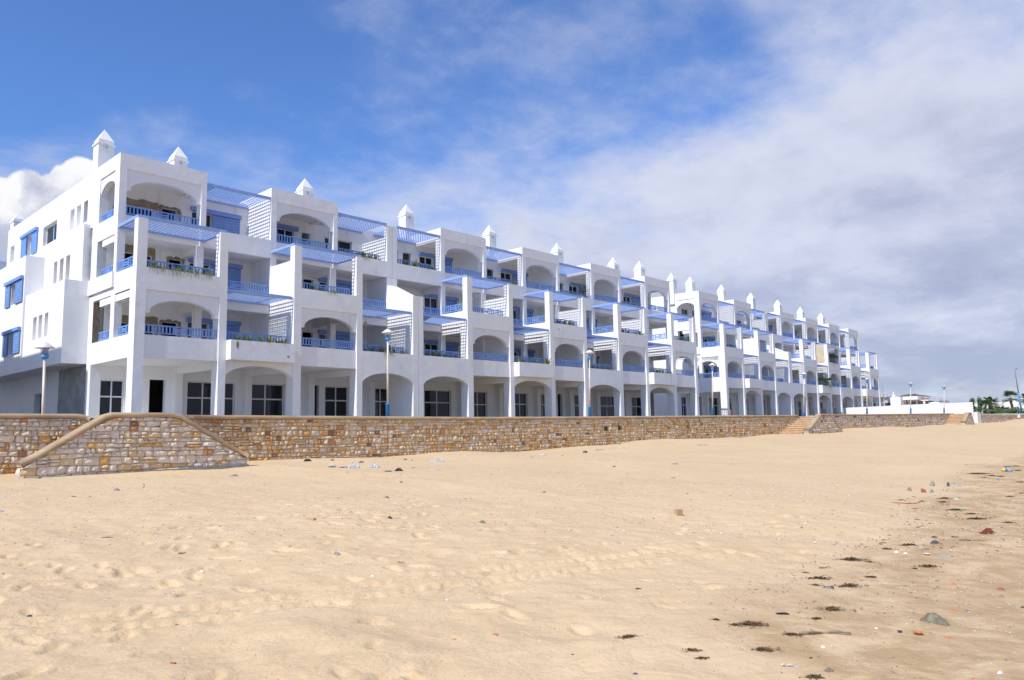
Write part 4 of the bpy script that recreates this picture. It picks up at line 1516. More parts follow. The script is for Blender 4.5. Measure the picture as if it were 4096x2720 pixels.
# the pier at the end and the garden wall beyond
t = thing('end_pier', 'tapered white rendered pier at the end of the rubble sea wall', 'pier', (103.9, 23.3, -.4))
MB().prism_y([(103.3, -.45), (105.0, -.45), (104.6, 1.38), (103.1, 1.40)], 23.0, 23.9).build('pier_body', M['plaster_far'], t, False, (103.9, 23.3, -.4))
t = thing('stone_wall', 'last rubble stone wall with white coping in front of the palm garden', 'stone wall', (108, 23.3, -.4))
org = (108, 23.3, -.4)
MB().box(104.7, 240, 23.4, 23.8, -.6, 1.12).build('mortar', M['mortar'], t, False, org)
mb = MB()
sweep_cap(mb, [(106.3, 1.22), (120, 1.30), (150, 1.45), (240, 1.9)], 23.38, 23.82, .17)
mb.build('coping', M['white_metal'], t, True, org)
MB().prism_y([(104.7, 1.10), (240, 1.10), (240, 1.75), (150, 1.30), (104.7, 1.10)][0:4], 23.42, 23.78).build('mortar', M['mortar'], t, False, org)
hang_stones(t, org, lay_stones(104.8, 150, lambda x: foot(x), lambda x: 1.06 + (x - 106) * .0055, GREY, 95, mh=.19, mw=.40), 23.4, 96, (104, 0), 60)
for x in (127, 143):
    MB().box(x - .3, x + .3, 23.12, 23.38, .75, 1.2).build('spout', M['white_metal'], t, False, org)


# ------------------------------------------------------------------ lamps along the promenade
def lamp(label, x, y, z, top_x, top_y, top_z):
    H = math.sqrt((top_x - x) ** 2 + (top_y - y) ** 2 + (top_z - z) ** 2)
    t = thing('street_lamp', label, 'street lamp', (x, y, z), 0, 'lamps along the promenade')
    d = Vector((top_x - x, top_y - y, top_z - z)).normalized()
    t.rotation_euler = d.to_track_quat('Z', 'Y').to_euler()
    MB().lathe([(.078, -.1), (.078, .50), (.086, .505), (.086, .535), (.05, .54)], 16).build('base_sleeve', M['lampblue'], t, True)
    MB().tube([(0, 0, .54), (0, 0, H - .46)], [.040, .034], 14).build('pole', M['pole'], t, True)
    MB().lathe([(.05, H - .47), (.095, H - .44), (.10, H - .40), (.10, H - .36), (.075, H - .355), (.07, H - .25), (.055, H - .235)], 16).build('lamp_holder', M['lampblue'], t, True)
    MB().lathe([(.098, H - .355), (.105, H - .15), (.06, H - .145)], 16).build('lantern', M['lantern'], t, True)
    MB().lathe([(.245, H - .165), (.25, H - .155), (.17, H - .10), (.10, H - .04), (.045, H - .005), (.01, H)], 24).build('lamp_cap', M['white_metal'], t, True)
    return t


LAMPS = [
    ('cream lamp with blue sleeve in front of the first joint of the near block', 18.4, 24.0, .70, 18.41, 24.0, 4.13),
    ('leaning cream lamp with blue sleeve before the fourth arched bay', 31.0, 24.0, .72, 31.16, 24.0, 4.13),
    ('cream lamp with blue sleeve in front of the gap between the blocks', 43.3, 24.0, .80, 43.62, 24.0, 4.11),
    ('lamp with long blue sleeve standing at the head of the orange steps', 56.8, 24.0, .60, 57.35, 24.0, 4.11),
    ('lamp in front of the last arches of the farther block', 70.0, 24.0, 1.0, 70.65, 24.0, 4.20),
    ('lamp against the long white boundary wall, just right of the conical chimneys', 82.0, 24.0, 1.14, 82.8, 24.0, 4.22),
    ('farthest lamp, before the right part of the white boundary wall', 93.5, 24.0, 1.28, 94.45, 24.0, 4.25),
    ('lamp at the far left beside the hanging boxes of the near block', 6.66, 24.0, -.62, 6.60, 24.0, 2.76),
]
for q in LAMPS:
    lamp(*q)

t = thing('street_light', 'tall thin leaning street light with blue lower half beside the palms', 'street light', (144.4, 26, 1.5))
d = (Vector((142.25, 26, 8.3)) - Vector((144.4, 26, 1.5)))
MB().tube([(0, 0, 0), d * .47], [.13, .11], 10).build('pole_sleeve', M['lampblue'], t, True)
MB().tube([d * .47, d * .97, d + Vector((.1, 0, .05))], [.075, .06, .05], 10).build('pole', M['footing'], t, True)
mb = MB().tube([d + Vector((.1, 0, 0)), d + Vector((.7, 0, .22)), d + Vector((1.3, 0, .30))], [.07, .10, .12], 8)
mb.build('lamp_arm', M['footing'], t, True)

# ------------------------------------------------------------------ beyond the building
t = thing('boundary_wall', 'long low white boundary wall beyond the apartment blocks', 'wall', (100, 30, 1.2))
org = (100, 30, 1.2)
mb = MB()
vs = [(100, 22.7, .9), (100, 75, .9), (100, 75, 2.32), (100, 40, 2.34), (100, 22.7, 2.48)]
n = len(vs)
mb.add(vs + [(x + .3, y, z) for x, y, z in vs], [(4, 3, 2, 1, 0), (5, 6, 7, 8, 9)] + [(i, (i + 1) % n, (i + 1) % n + n, i + n) for i in range(n)])
mb.build('wall_body', M['plaster_far'], t, False, org)

vt = thing('villa', 'white flat-roofed villa with two conical chimneys behind the boundary wall', 'villa', (122, 37, 1.2))
vorg = (122, 37, 1.2)
mb = MB()
mb.box(118, 128, 35.72, 37.1, 1.2, 4.08)
mb.box(119.5, 128, 37.1, 38.5, 1.2, 4.1)
mb.box(118.2, 128, 38.5, 39.6, 1.2, 3.55)
mb.box(121, 128, 39.6, 43, 1.2, 3.3)
mb.box(119, 130, 33.75, 35.72, 3.62, 4.1)
mb.box(120.5, 131, 32.8, 35.7, 3.45, 3.66)
mb.box(124, 130, 33.0, 35.72, 1.2, 3.45)
for x, y in ((120.6, 34.4), (120.6, 33.4), (120.5, 35.4)):
    mb.box(x, x + .25, y - .1, y + .12, 1.2, 3.45)
mb.box(119, 126, 28.5, 33.0, 1.2, 2.62)
mb.box(121, 126, 31.6, 33.0, 2.62, 3.2)
mb.build('wall', M['plaster_far'], vt, False, vorg)
for y, x, zt_ in ((36.78, 118.6, 4.86), (38.15, 119.4, 4.82)):
    c = MB().lathe([(.34, 4.08), (.20, 4.42), (.165, 4.5)], 14, x, y).build('chimney', M['plaster_far'], vt, True, vorg)
    MB().lathe([(.17, 4.5), (.18, 4.55), (.16, 4.56)], 14, x, y).build('chimney_band', M['redtile'], c, True, vorg)
    MB().lathe([(.17, 4.56), (.14, 4.66), (.05, zt_ - .05), (.005, zt_)], 14, x, y).build('chimney_cap', M['plaster_far'], c, True, vorg)
mb = MB().add([(120.4, 32.7, 3.67), (120.4, 34.3, 3.69), (121.6, 34.3, 3.86), (121.6, 32.7, 3.84)], [(0, 1, 2, 3)])
mb.add([(118.0, 39.7, 3.38), (118.0, 41.6, 3.38), (120.6, 41.6, 3.72), (120.6, 39.7, 3.72)], [(3, 2, 1, 0)])
mb.build('roof', M['redtile'], vt, False, vorg)
for y0, y1 in ((38.6, 39.4), (37.3, 38.3)):
    MB().box(118.1 if y0 > 38.5 else 119.4, 118.25 if y0 > 38.5 else 119.52, y0, y1, 2.5, 3.3).build('window', M['room'], vt, False, vorg)
for z in (2.62, 2.86):
    MB().box(118.8, 118.9, 28.6, 42, z, z + .06).build('balustrade', M['plaster_far'], vt, False, vorg)
MB().tube([(119, 38.3, 4.0), (119, 38.32, 6.4)], .025, 6).build('aerial', M['footing'], vt, False, vorg)

dh = thing('domed_house', 'low white house with shallow domes and arched openings among the palms', 'house', (232, 44, 2.6))
dorg = (232, 44, 2.6)
mb = MB()
L = 1.55
wall_holes(mb, 'x', 232, 34, 52.2, 1.9, 5.42, [(42.2, 43.6, 2.4, 4.1), (44.5, 46.4, 2.4, 4.15), (47.6, 48.9, 3.5, 4.15), (39.3, 41.2, 2.4, 4.2), (36, 38, 2.4, 4.2)], .6)
mb.box(232.6, 240, 34, 52.2, 1.9, 5.40)
mb.box(232.2, 236, 41.2, 41.7, 5.4, 6.75).box(232.3, 233, 40.9, 41.4, 5.4, 5.9)
mb.build('wall', M['plaster_far'], dh, False, dorg)
for y, r_, h in ((44.6, 1.9, .85), (49.5, 1.2, .3), (37.5, 1.5, .5)):
    MB().lathe([(r_, 5.38), (r_ * .93, 5.38 + h * .45), (r_ * .7, 5.38 + h * .78), (r_ * .35, 5.38 + h * .96), (.02, 5.38 + h)], 18, 235, y).build('dome', M['plaster_far'], dh, True, dorg)
for y0, y1, z0, z1 in ((42.2, 43.6, 2.4, 4.1), (44.5, 46.4, 2.4, 4.15), (39.3, 41.2, 2.4, 4.2), (36, 38, 2.4, 4.2), (47.6, 48.9, 3.5, 4.15)):
    MB().box(232.45, 232.55, y0, y1, z0, z1).build('opening', M['room'], dh, False, dorg)

# the neighbouring block peeping out at the left edge
nb_ = thing('neighbour_block', 'white neighbouring block at the left edge behind the near apartment block', 'apartment building', (14, 62, .7))
norg = (14, 62, .7)
mb = MB()
wall_holes(mb, 'y', 60.5, 6.0, 26, .3, 12.3, [(12.55, 13.1, 9.75, 10.5), (12.6, 13.1, 6.3, 7.0), (12.6, 13.1, 3.0, 3.8)], .4)
mb.box(6.0, 26, 60.91, 75, .3, 12.28)
mb.build('wall', M['plaster'], nb_, False, norg)
for z0, z1 in ((9.75, 10.5), (6.3, 7.0), (3.0, 3.8)):
    MB().box(12.5, 13.15, 60.80, 60.9, z0 - .05, z1 + .05).build('window', M['glass'], nb_, False, norg)
for x, y, zt_ in ((14.72, 61.0, 16.05), (13.0, 63.5, 15.6)):
    c = MB().box(x - .36, x + .36, y - .36, y + .36, 12.2, zt_ - .83).build('chimney', M['plaster'], nb_, False, norg)
    MB().box(x - .42, x + .42, y - .42, y + .42, zt_ - .83, zt_ - .76).build('chimney_ledge', M['plaster'], c, False, norg)
    q = [(x - .35, y - .35, zt_ - .76), (x + .35, y - .35, zt_ - .76), (x + .35, y + .35, zt_ - .76), (x - .35, y + .35, zt_ - .76)]
    q += [(a, b_, zt_ - .6) for a, b_, _ in q] + [(x, y, zt_)]
    MB().add(q, [(0, 1, 5, 4), (1, 2, 6, 5), (2, 3, 7, 6), (3, 0, 4, 7), (4, 5, 8), (5, 6, 8), (6, 7, 8), (7, 4, 8)]).build('chimney_cap', M['plaster'], c, False, norg)


# ------------------------------------------------------------------ planting
def agave_mesh(name, mat, seed, n=15, h=.55, spread=.8, wid=.055, droop=.5):
    rr = random.Random(seed)
    m = MB()
    for k in range(n):
        a = k * 2.399 + rr.uniform(-.3, .3)
        el = rr.uniform(.35, 1.35)
        L = h * rr.uniform(.7, 1.15)
        d = Vector((math.cos(a) * math.cos(el) * spread, math.sin(a) * math.cos(el) * spread, math.sin(el)))
        side = Vector((-math.sin(a), math.cos(a), 0))
        pts = []
        for j in range(5):
            u = j / 4
            p_ = d * (L * u) + Vector((0, 0, -droop * L * u * u * .45))
            w = wid * (1 - u) ** .7 * (.75 + .8 * u) + .002
            pts.append((p_ - side * w, p_ + Vector((0, 0, -.012 * (1 - u))), p_ + side * w))
        vs = [q for t_ in pts for q in t_]
        fs = []
        for j in range(4):
            for i in range(2):
                fs.append((j * 3 + i, j * 3 + i + 1, j * 3 + i + 4, j * 3 + i + 3))
        m.add(vs, fs)
    return m.mesh(name, mat, True)


def grass_mesh(name, mat, seed, n=30, drop=.36, w=.42):
    rr = random.Random(seed)
    m = MB()
    for k in range(n):
        x = rr.uniform(-w, w)
        L = drop * rr.uniform(.35, 1.1)
        o = Vector((x, rr.uniform(-.05, .03), rr.uniform(-.02, .05)))
        out = rr.uniform(.04, .16)
        sx = rr.uniform(-.10, .10)
        pts = [o, o + Vector((sx * .3, -out * .7, .03)), o + Vector((sx * .6, -out, -L * .45)), o + Vector((sx, -out * .9, -L))]
        vs = []
        for j, p_ in enumerate(pts):
            ww = (.007, .008, .006, .002)[j]
            vs += [p_ + Vector((-ww, 0, 0)), p_ + Vector((ww, 0, 0))]
        m.add(vs, [(0, 1, 3, 2), (2, 3, 5, 4), (4, 5, 7, 6)])
    return m.mesh(name, mat, True)


AG = [agave_mesh('agave', M['leaf'], 1), agave_mesh('agave', M['leaf_dark'], 2, 18, .6, .9, .04, .8), agave_mesh('agave', M['leaf_yellow'], 3, 17, .62, .8, .05, .35),
      agave_mesh('agave', M['leaf'], 4, 12, .48, 1.1, .05, 1.0), agave_mesh('agave', M['leaf_dark'], 5, 22, .5, .8, .03, .3)]
GR = [grass_mesh('trailing_grass', M['leaf_dry'], 6), grass_mesh('trailing_grass', M['leaf_dry'], 7, 20, .48, .25)]
LOOK = ['green agave', 'dark drooping agave', 'yellow-striped agave', 'low sprawling agave', 'fine dark spiky plant']
ORD = ['first', 'second', 'third', 'fourth', 'fifth', 'sixth', 'seventh', 'eighth', 'ninth']
prr = random.Random(77)


def planter_row(where, x0, x1, y, z, n, far=False, kinds=None, scale=1.0, grass=0, grass_y=-.12):
    for k in range(n):
        x = x0 + (x1 - x0) * (k + .5 + prr.uniform(-.33, .33)) / n
        kd = prr.choice(kinds or [0, 1, 2, 3, 4])
        o = link('agave', AG[kd])
        p_ = Vector((x, y + prr.uniform(-.05, .05), z))
        o.location = on_far(*p_) if far else p_
        s_ = scale * prr.uniform(.7, 1.25)
        o.scale = (s_, s_, s_)
        o.rotation_euler = (0, 0, prr.uniform(0, 6.28))
        tag(o, '%s, %s from left %s' % (LOOK[kd], ORD[k], where), 'plant', 'plants in the balcony planters')
    for k in range(grass):
        x = x0 + (x1 - x0) * (k + .5) / grass
        o = link('trailing_grass', GR[k % 2])
        o.location = (x, y + grass_y, z + .12)
        s_ = prr.uniform(.7, 1.1)
        o.scale = (s_, s_, s_)
        tag(o, 'dry grass hanging over the parapet, %s clump %s' % (ORD[k], where), 'plant', 'grass hanging from the planters')


# troughs behind the terrace parapets of the projecting bays
for k in range(6):
    if k == 2:
        continue
    xl, xr = A[k]
    o_ = link('planter_soil', MB().box(xl + .43, xr - .41, Y0 + .305, Y0 + .46, 7.0, 7.40).mesh('planter_soil', M['soil'], False, O1), near_block.root)
planter_row('on the corner terrace, second floor', 13.3, 16.3, Y0 + .36, 7.44, 7, scale=1.04, grass=4, grass_y=-.37)
planter_row('on the second arched bay terrace', 21.4, 23.8, Y0 + .36, 7.44, 4, scale=0.98, grass=1, grass_y=-.37)
planter_row('on the fourth arched bay terrace', 40.6, 43.6, Y0 + .36, 7.44, 7, scale=1.04)
planter_row('on the fifth arched bay terrace', 48.5, 51.6, Y0 + .36, 7.44, 6, scale=1.04)
planter_row('behind the teal railing of the sixth terrace', 56.1, 59.0, Y0 + .36, 7.44, 6, scale=0.91)
planter_row('in the first jutting planter box, first floor', 17.1, 19.9, Y0 - .14, 4.44, 7, scale=1.07)
planter_row('on the terrace behind the first lamp', 24.8, 27.7, Y0 + .36, 4.46, 6, scale=1.04, grass=1, grass_y=-.40)
planter_row('on the first floor terrace right of joint', 29.1, 32.0, Y0 + .36, 4.46, 6, scale=1.04)
planter_row('in the second jutting planter box, first floor', 36.6, 39.6, Y0 - .14, 4.44, 7, scale=1.10)
planter_row('on the terrace behind the second lamp', 44.4, 47.6, Y0 + .36, 4.46, 6, scale=1.10)
planter_row('in the third jutting planter box, first floor', 52.2, 55.2, Y0 - .14, 4.44, 7, scale=1.10)
planter_row('on the top terrace left of the joint', 24.9, 27.8, Y1 + .33, 10.28, 6, scale=1.17, grass=1, grass_y=-.37)
planter_row('on the top terrace right of the joint', 29.0, 32.0, Y1 + .33, 10.28, 5, scale=1.04)
planter_row('on the top terrace after the third tower', 36.7, 39.8, Y1 + .33, 10.28, 6, scale=1.04)
planter_row('on the top terrace after the fourth tower', 44.4, 47.3, Y1 + .33, 10.28, 4, scale=1.04)
planter_row('on the top terrace after the fifth tower', 52.3, 55.2, Y1 + .33, 10.28, 5, scale=1.04)


def palm_fronds(seed, n, L, wid, droop, leaflets):
    rr = random.Random(seed)
    m = MB()
    for k in range(n):
        a = k * 2.399 + rr.uniform(-.25, .25)
        el = rr.uniform(-.35, 1.25)
        d = Vector((math.cos(a) * math.cos(el), math.sin(a) * math.cos(el), math.sin(el)))
        side = Vector((-math.sin(a), math.cos(a), 0))
        Lk = L * rr.uniform(.8, 1.1)
        P = lambda u: d * (Lk * u) + Vector((0, 0, -droop * Lk * u * u))
        for j in range(leaflets):
            u = .22 + .78 * j / leaflets
            p_ = P(u)
            tdir = (P(min(1, u + .05)) - p_).normalized()
            w = wid * math.sin(math.pi * min(.98, .12 + u * .85)) + .02
            for sg in (-1, 1):
                q = p_ + side * (sg * w) + tdir * (w * .6) + Vector((0, 0, -w * .35))
                m.add([p_, p_ + tdir * (Lk * .035), q], [(0, 1, 2)])
        m.add([P(0) - side * .02, P(0) + side * .02, P(.5) + side * .012, P(.5) - side * .012], [(0, 1, 2, 3)])
        m.add([P(.5) - side * .012, P(.5) + side * .012, P(1), ], [(0, 1, 2)])
    return m


def fan_fronds(seed, n, L, blade):
    rr = random.Random(seed)
    m = MB()
    for k in range(n):
        a = k * 2.399 + rr.uniform(-.3, .3)
        el = rr.uniform(-.5, 1.3)
        d = Vector((math.cos(a) * math.cos(el), math.sin(a) * math.cos(el), math.sin(el)))
        side = Vector((-math.sin(a), math.cos(a), 0))
        up = side.cross(d)
        h = d * L * .55
        for j in range(11):
            q = (j - 5) / 5 * 1.25
            tip = h + (d * math.cos(q) + side * math.sin(q)) * blade * rr.uniform(.85, 1.1) + Vector((0, 0, -.16 * blade))
            b1 = h + (d * math.cos(q - .11) + side * math.sin(q - .11)) * blade * .45
            b2 = h + (d * math.cos(q + .11) + side * math.sin(q + .11)) * blade * .45
            m.add([h, b1, tip, b2], [(0, 1, 2, 3)])
        m.add([Vector((0, 0, 0)), side * .02, h], [(0, 1, 2)])
    return m


def palm(label, x, y, z, h, L, kind, seed, tr=.2):
    t = thing('palm_tree', label, 'palm tree', (x, y, z), 0, 'palms beyond the sea wall')
    rr = random.Random(seed)
    pts = [(rr.uniform(-.03, .03) * k, rr.uniform(-.03, .03) * k, h * k / 7 - .4 * (k == 0)) for k in range(8)]
    m = MB().tube(pts, [tr * (1.25 - .4 * k / 7) for k in range(8)], 10)
    for k in range(1, 40):
        zz = h * k / 40
        a = k * 2.4
        m.box(math.cos(a) * tr * .85 - .05, math.cos(a) * tr * .85 + .05, math.sin(a) * tr * .85 - .05, math.sin(a) * tr * .85 + .05, zz, zz + .10)
    m.build('trunk', M['bark'], t)
    f = fan_fronds(seed, 46, L, L * .62) if kind == 'fan' else palm_fronds(seed, 40, L, L * .22, .38, 22)
    f.v = [(a + pts[-1][0], b_ + pts[-1][1], c + h) for a, b_, c in f.v]
    f.build('crown', M['leaf_dark' if kind == 'fan' else 'leaf'], t)
    return t


palm('tall fan palm with round green crown beside the leaning street light', 190, 35.85, 2.4, 2.9, 1.75, 'fan', 101, .24)
palm('feathery date palm with short thick trunk in front of the domed house', 190, 39.75, 2.5, 2.0, 2.4, 'date', 102, .40)
palm('small bushy fan palm close behind the end of the boundary wall', 140, 30.1, 1.5, 1.2, 1.25, 'fan', 103, .16)
palm('dark palm at the far right edge of the frame', 200, 34.9, 2.6, 2.7, 2.2, 'date', 104, .25)
palm('low young palm with arching fronds before the house arches', 160, 32.1, 1.7, .5, 1.6, 'date', 105, .15)


def leafy(name, label, cat, x, y, z, rx, ry, h, n, mat, seed, group=None, trunk=.5, ls=.22):
    """a crown of leaf clumps on a short trunk with limbs"""
    rr = random.Random(seed)
    t = thing(name, label, cat, (x, y, z), 0, group)
    m = MB().tube([(0, 0, -.3), (0, 0, trunk), (rr.uniform(-.2, .2), rr.uniform(-.2, .2), trunk + h * .5)], [.12, .09, .03], 7)
    for k in range(5):
        a = k * 1.26
        m.tube([(0, 0, trunk * .7), (math.cos(a) * rx * .6, math.sin(a) * ry * .6, trunk + h * rr.uniform(.3, .6))], [.05, .015], 5)
    m.build('trunk', M['bark'], t)
    m = MB()
    cl = [(rr.uniform(-1, 1), rr.uniform(-1, 1), rr.uniform(0, 1)) for _ in range(14)]
    for k in range(n):
        c = rr.choice(cl)
        v = Vector((rr.gauss(0, 1), rr.gauss(0, 1), rr.gauss(0, 1))).normalized() * rr.uniform(.2, 1) * .42
        q = Vector((c[0] * .7 * rx + v.x * rx, c[1] * .7 * ry + v.y * ry, trunk * .6 + c[2] * .8 * h + v.z * h * .7))
        q.z = max(.03, q.z)
        u = Vector((rr.gauss(0, 1), rr.gauss(0, 1), rr.gauss(0, .7))).normalized() * ls * rr.uniform(.5, 1)
        w = u.orthogonal().normalized() * ls * .45
        m.add([q - u, q + w, q + u, q - w], [(0, 1, 2, 3)])
    m.build('crown', M[mat], t)
    return t


leafy('bush', 'green bush behind the boundary wall in front of the villa', 'bush', 106, 32.4, 1.2, .5, 1.0, 1.3, 700, 'leaf', 201, None, .3, .12)
leafy('bush', 'leafy green mass seen through the last arches of the farther block', 'bush', 108, 44.5, 1.2, 1.2, 2.2, 2.6, 1400, 'leaf', 202, None, .5, .2)
leafy('tree', 'dark slender tree at the end of the boundary wall', 'tree', 150, 33.0, 1.7, .55, .5, 2.5, 900, 'leaf_dark', 203, None, .6, .14)
leafy('tree', 'wispy dark tree behind the feathery date palm', 'tree', 215, 48.6, 2.6, 1.0, 1.0, 3.4, 900, 'leaf_dark', 204, None, .8, .2)
leafy('hedge', 'low dark green hedge along the garden wall, right part', 'hedge', 155, 28.3, 1.4, 4.0, 2.6, 1.2, 2600, 'leaf_dark', 205, None, .2, .16)
leafy('hedge', 'bright green shrubs below the small fan palm', 'hedge', 150, 31.0, 1.5, 2.0, 1.6, 1.0, 1500, 'leaf', 206, None, .2, .16)
for i, (y, h_) in enumerate(((43.8, 1.6), (41.9, 1.3), (40.1, 1.5))):
    leafy('tree', ['small dark tree left of the domed house', 'middle small dark tree near the domed house', 'small dark tree nearest the street light'][i], 'tree', 225, y + 6, 2.7, 1.2, 1.2, h_, 500, 'leaf_dark', 210 + i, None, .4, .2)
# the layered pine before the house
t = thing('layered_pine', 'thin pine with flat separate tiers in front of the white house', 'tree', (172, 33.9, 2.0))
MB().tube([(0, 0, -.3), (0, 0, 2.6)], [.08, .02], 7).build('trunk', M['bark'], t)
m = MB()
rr = random.Random(9)
for z, r_ in ((.5, .9), (.95, .85), (1.4, .7), (1.8, .55), (2.15, .38), (2.45, .2)):
    for k in range(40):
        a = rr.uniform(0, 6.28)
        q = Vector((math.cos(a) * r_ * rr.uniform(.2, 1), math.sin(a) * r_ * rr.uniform(.2, 1), z + rr.uniform(-.05, .05)))
        u = Vector((math.cos(a), math.sin(a), .1)) * .2
        w = Vector((-math.sin(a), math.cos(a), 0)) * .05
        m.add([q - u, q + w, q + u, q - w], [(0, 1, 2, 3)])
m.build('crown', M['leaf_dark'], t)
t = thing('utility_pole', 'thin dark utility pole above the white boundary wall', 'pole', (210, 55.0, 2.4))
MB().tube([(0, 0, -.4), (0, 0, 3.4)], .07, 7).build('pole', M['bark'], t)
MB().box(-.05, .05, -.45, .45, 2.9, 3.0).build('crossbar', M['bark'], t)
for i, y in enumerate((30.4, 31.6)):
    t = thing('garden_lamp', ['white globe garden lamp left of the layered pine', 'white globe garden lamp near the house arches'][i], 'lamp', (165, y, 1.7))
    MB().tube([(0, 0, -.3), (0, 0, 1.2)], .04, 7).build('pole', M['white_metal'], t)
    MB().lathe([(.05, 1.18), (.16, 1.26), (.19, 1.38), (.16, 1.5), (.05, 1.57)], 14).build('globe', M['white_metal'], t, True)

# big palms in the far block's planters and the yucca on the near block's top terrace
for i, (x, y, z, L, lab) in enumerate(((36.9, Y0 - .1, 4.38, 1.0, 'left of two potted palms in the far block planter'), (39.1, Y0 - .1, 4.38, 1.05, 'right of two potted palms in the far block planter'),
                                       (42.4, Y0 + .36, 7.44, 1.1, 'big potted palm under the beige awning'), (40.9, Y0 + .36, 7.44, .7, 'smaller potted palm left under the beige awning'))):
    t = thing('potted_palm', lab, 'palm', tuple(on_far(x, y, z)), 0, 'potted palms on the far block')
    MB().tube([(0, 0, -.1), (0, 0, .35)], [.06, .05], 7).build('trunk', M['bark'], t)
    f = fan_fronds(300 + i, 30, L * .9, L * .55)
    f.v = [(a, b_, c + .35) for a, b_, c in f.v]
    f.build('crown', M['leaf_dark'], t)
t = thing('yucca', 'tall spiky yucca at the right end of a top terrace planter', 'plant', (47.35, Y1 + .33, 10.28))
MB().tube([(0, 0, -.1), (.02, 0, .5)], [.06, .05], 7).build('trunk', M['bark'], t)
m = agave_mesh('crown', M['leaf'], 33, 34, .85, .9, .03, .4)
o = link('crown', m, t)
o.location = (.02, 0, .5)
planter_row('in the jutting planter of the far block', 17.1, 19.8, Y0 - .14, 4.44, 5, far=True, scale=0.91)
planter_row('on the far block corner terrace', 13.3, 16.3, Y0 + .36, 7.44, 5, far=True, scale=0.91)

# ------------------------------------------------------------------ awning and odds and ends at the far block
t = thing('awning', 'beige canvas awning with side curtain on a far block terrace', 'awning', tuple(on_far(40.1, Y0, 7.5)), R(1.68))
aorg = (40.1, Y0, 7.5)
MB().box(40.02, 40.05, Y0 + .43, Y1 - .1, 7.45, 9.66).build('side_curtain', M['canvas'], t, False, aorg)
m = MB()
vs, fs = [], []
for i in range(9):
    u = i / 8
    for y, z in ((Y0 - .05, 9.25 - .05 * math.sin(math.pi * u)), (Y0 - .02, 9.55), (Y0 + 1.2, 9.95 + .05 * math.sin(math.pi * u * 3)), (Y1 - .05, 10.15)):
        vs.append((40.2 + 3.8 * u, y, z))
for i in range(8):
    for k in range(3):
        a = i * 4 + k
        fs.append((a, a + 4, a + 5, a + 1))
m.add(vs, fs).build('canopy', M['canvas'], t, False, aorg)
MB().box(40.25, 43.9, Y1 - .35, Y1 - .3, 7.6, 9.4).build('back_curtain', M['canvas'], t, False, aorg)

t = thing('leaning_board', 'dark brown board leaning on the far block corner column', 'board', (68.6, 36.0, .95))
MB().prism_y([(-.35, 0), (.1, 0), (.0, 1.5), (-.42, 1.55)], -.03, .0).build('board', M['brown_board'], t)
t = thing('wooden_pallet', 'pale wooden pallet standing against the far block corner', 'pallet', (67.2, 35.2, .95))
for k in range(5):
    MB().box(-.25, .25, 0, .03, .06 + k * .17, .15 + k * .17).build('slat', M['wood'], t)
for x in (-.22, .18):
    MB().box(x, x + .05, .032, .09, 0, .85).build('post', M['wood'], t)
t = thing('deck_chair', 'folded blue chair in the far block arcade by the steps', 'chair', tuple(on_far(36.4, 35.6, G0)))
MB().prism_x([(-.05, .35), (.25, .35), (.55, 1.0), (.5, 1.03), (.2, .42), (-.05, .42)], -.55, .55).build('seat', M['blue_deep'], t)
for x in (-.5, .45):
    MB().tube([(x, 0, 0), (x, .3, .5)], .025, 6).build('leg', M['blue_deep'], t)
    MB().tube([(x, .35, 0), (x, .05, .5)], .025, 6).build('leg', M['blue_deep'], t)
t = thing('plastic_table', 'white plastic table under the far block arcade', 'table', tuple(on_far(18.6, 35.0, G0)))
MB().box(-.5, .5, -.35, .35, .68, .72).build('tabletop', M['white_plastic'], t)
for x in (-.42, .42):
    for y in (-.28, .28):
        MB().tube([(x, y, 0), (x * .92, y * .92, .68)], .025, 6).build('leg', M['white_plastic'], t)
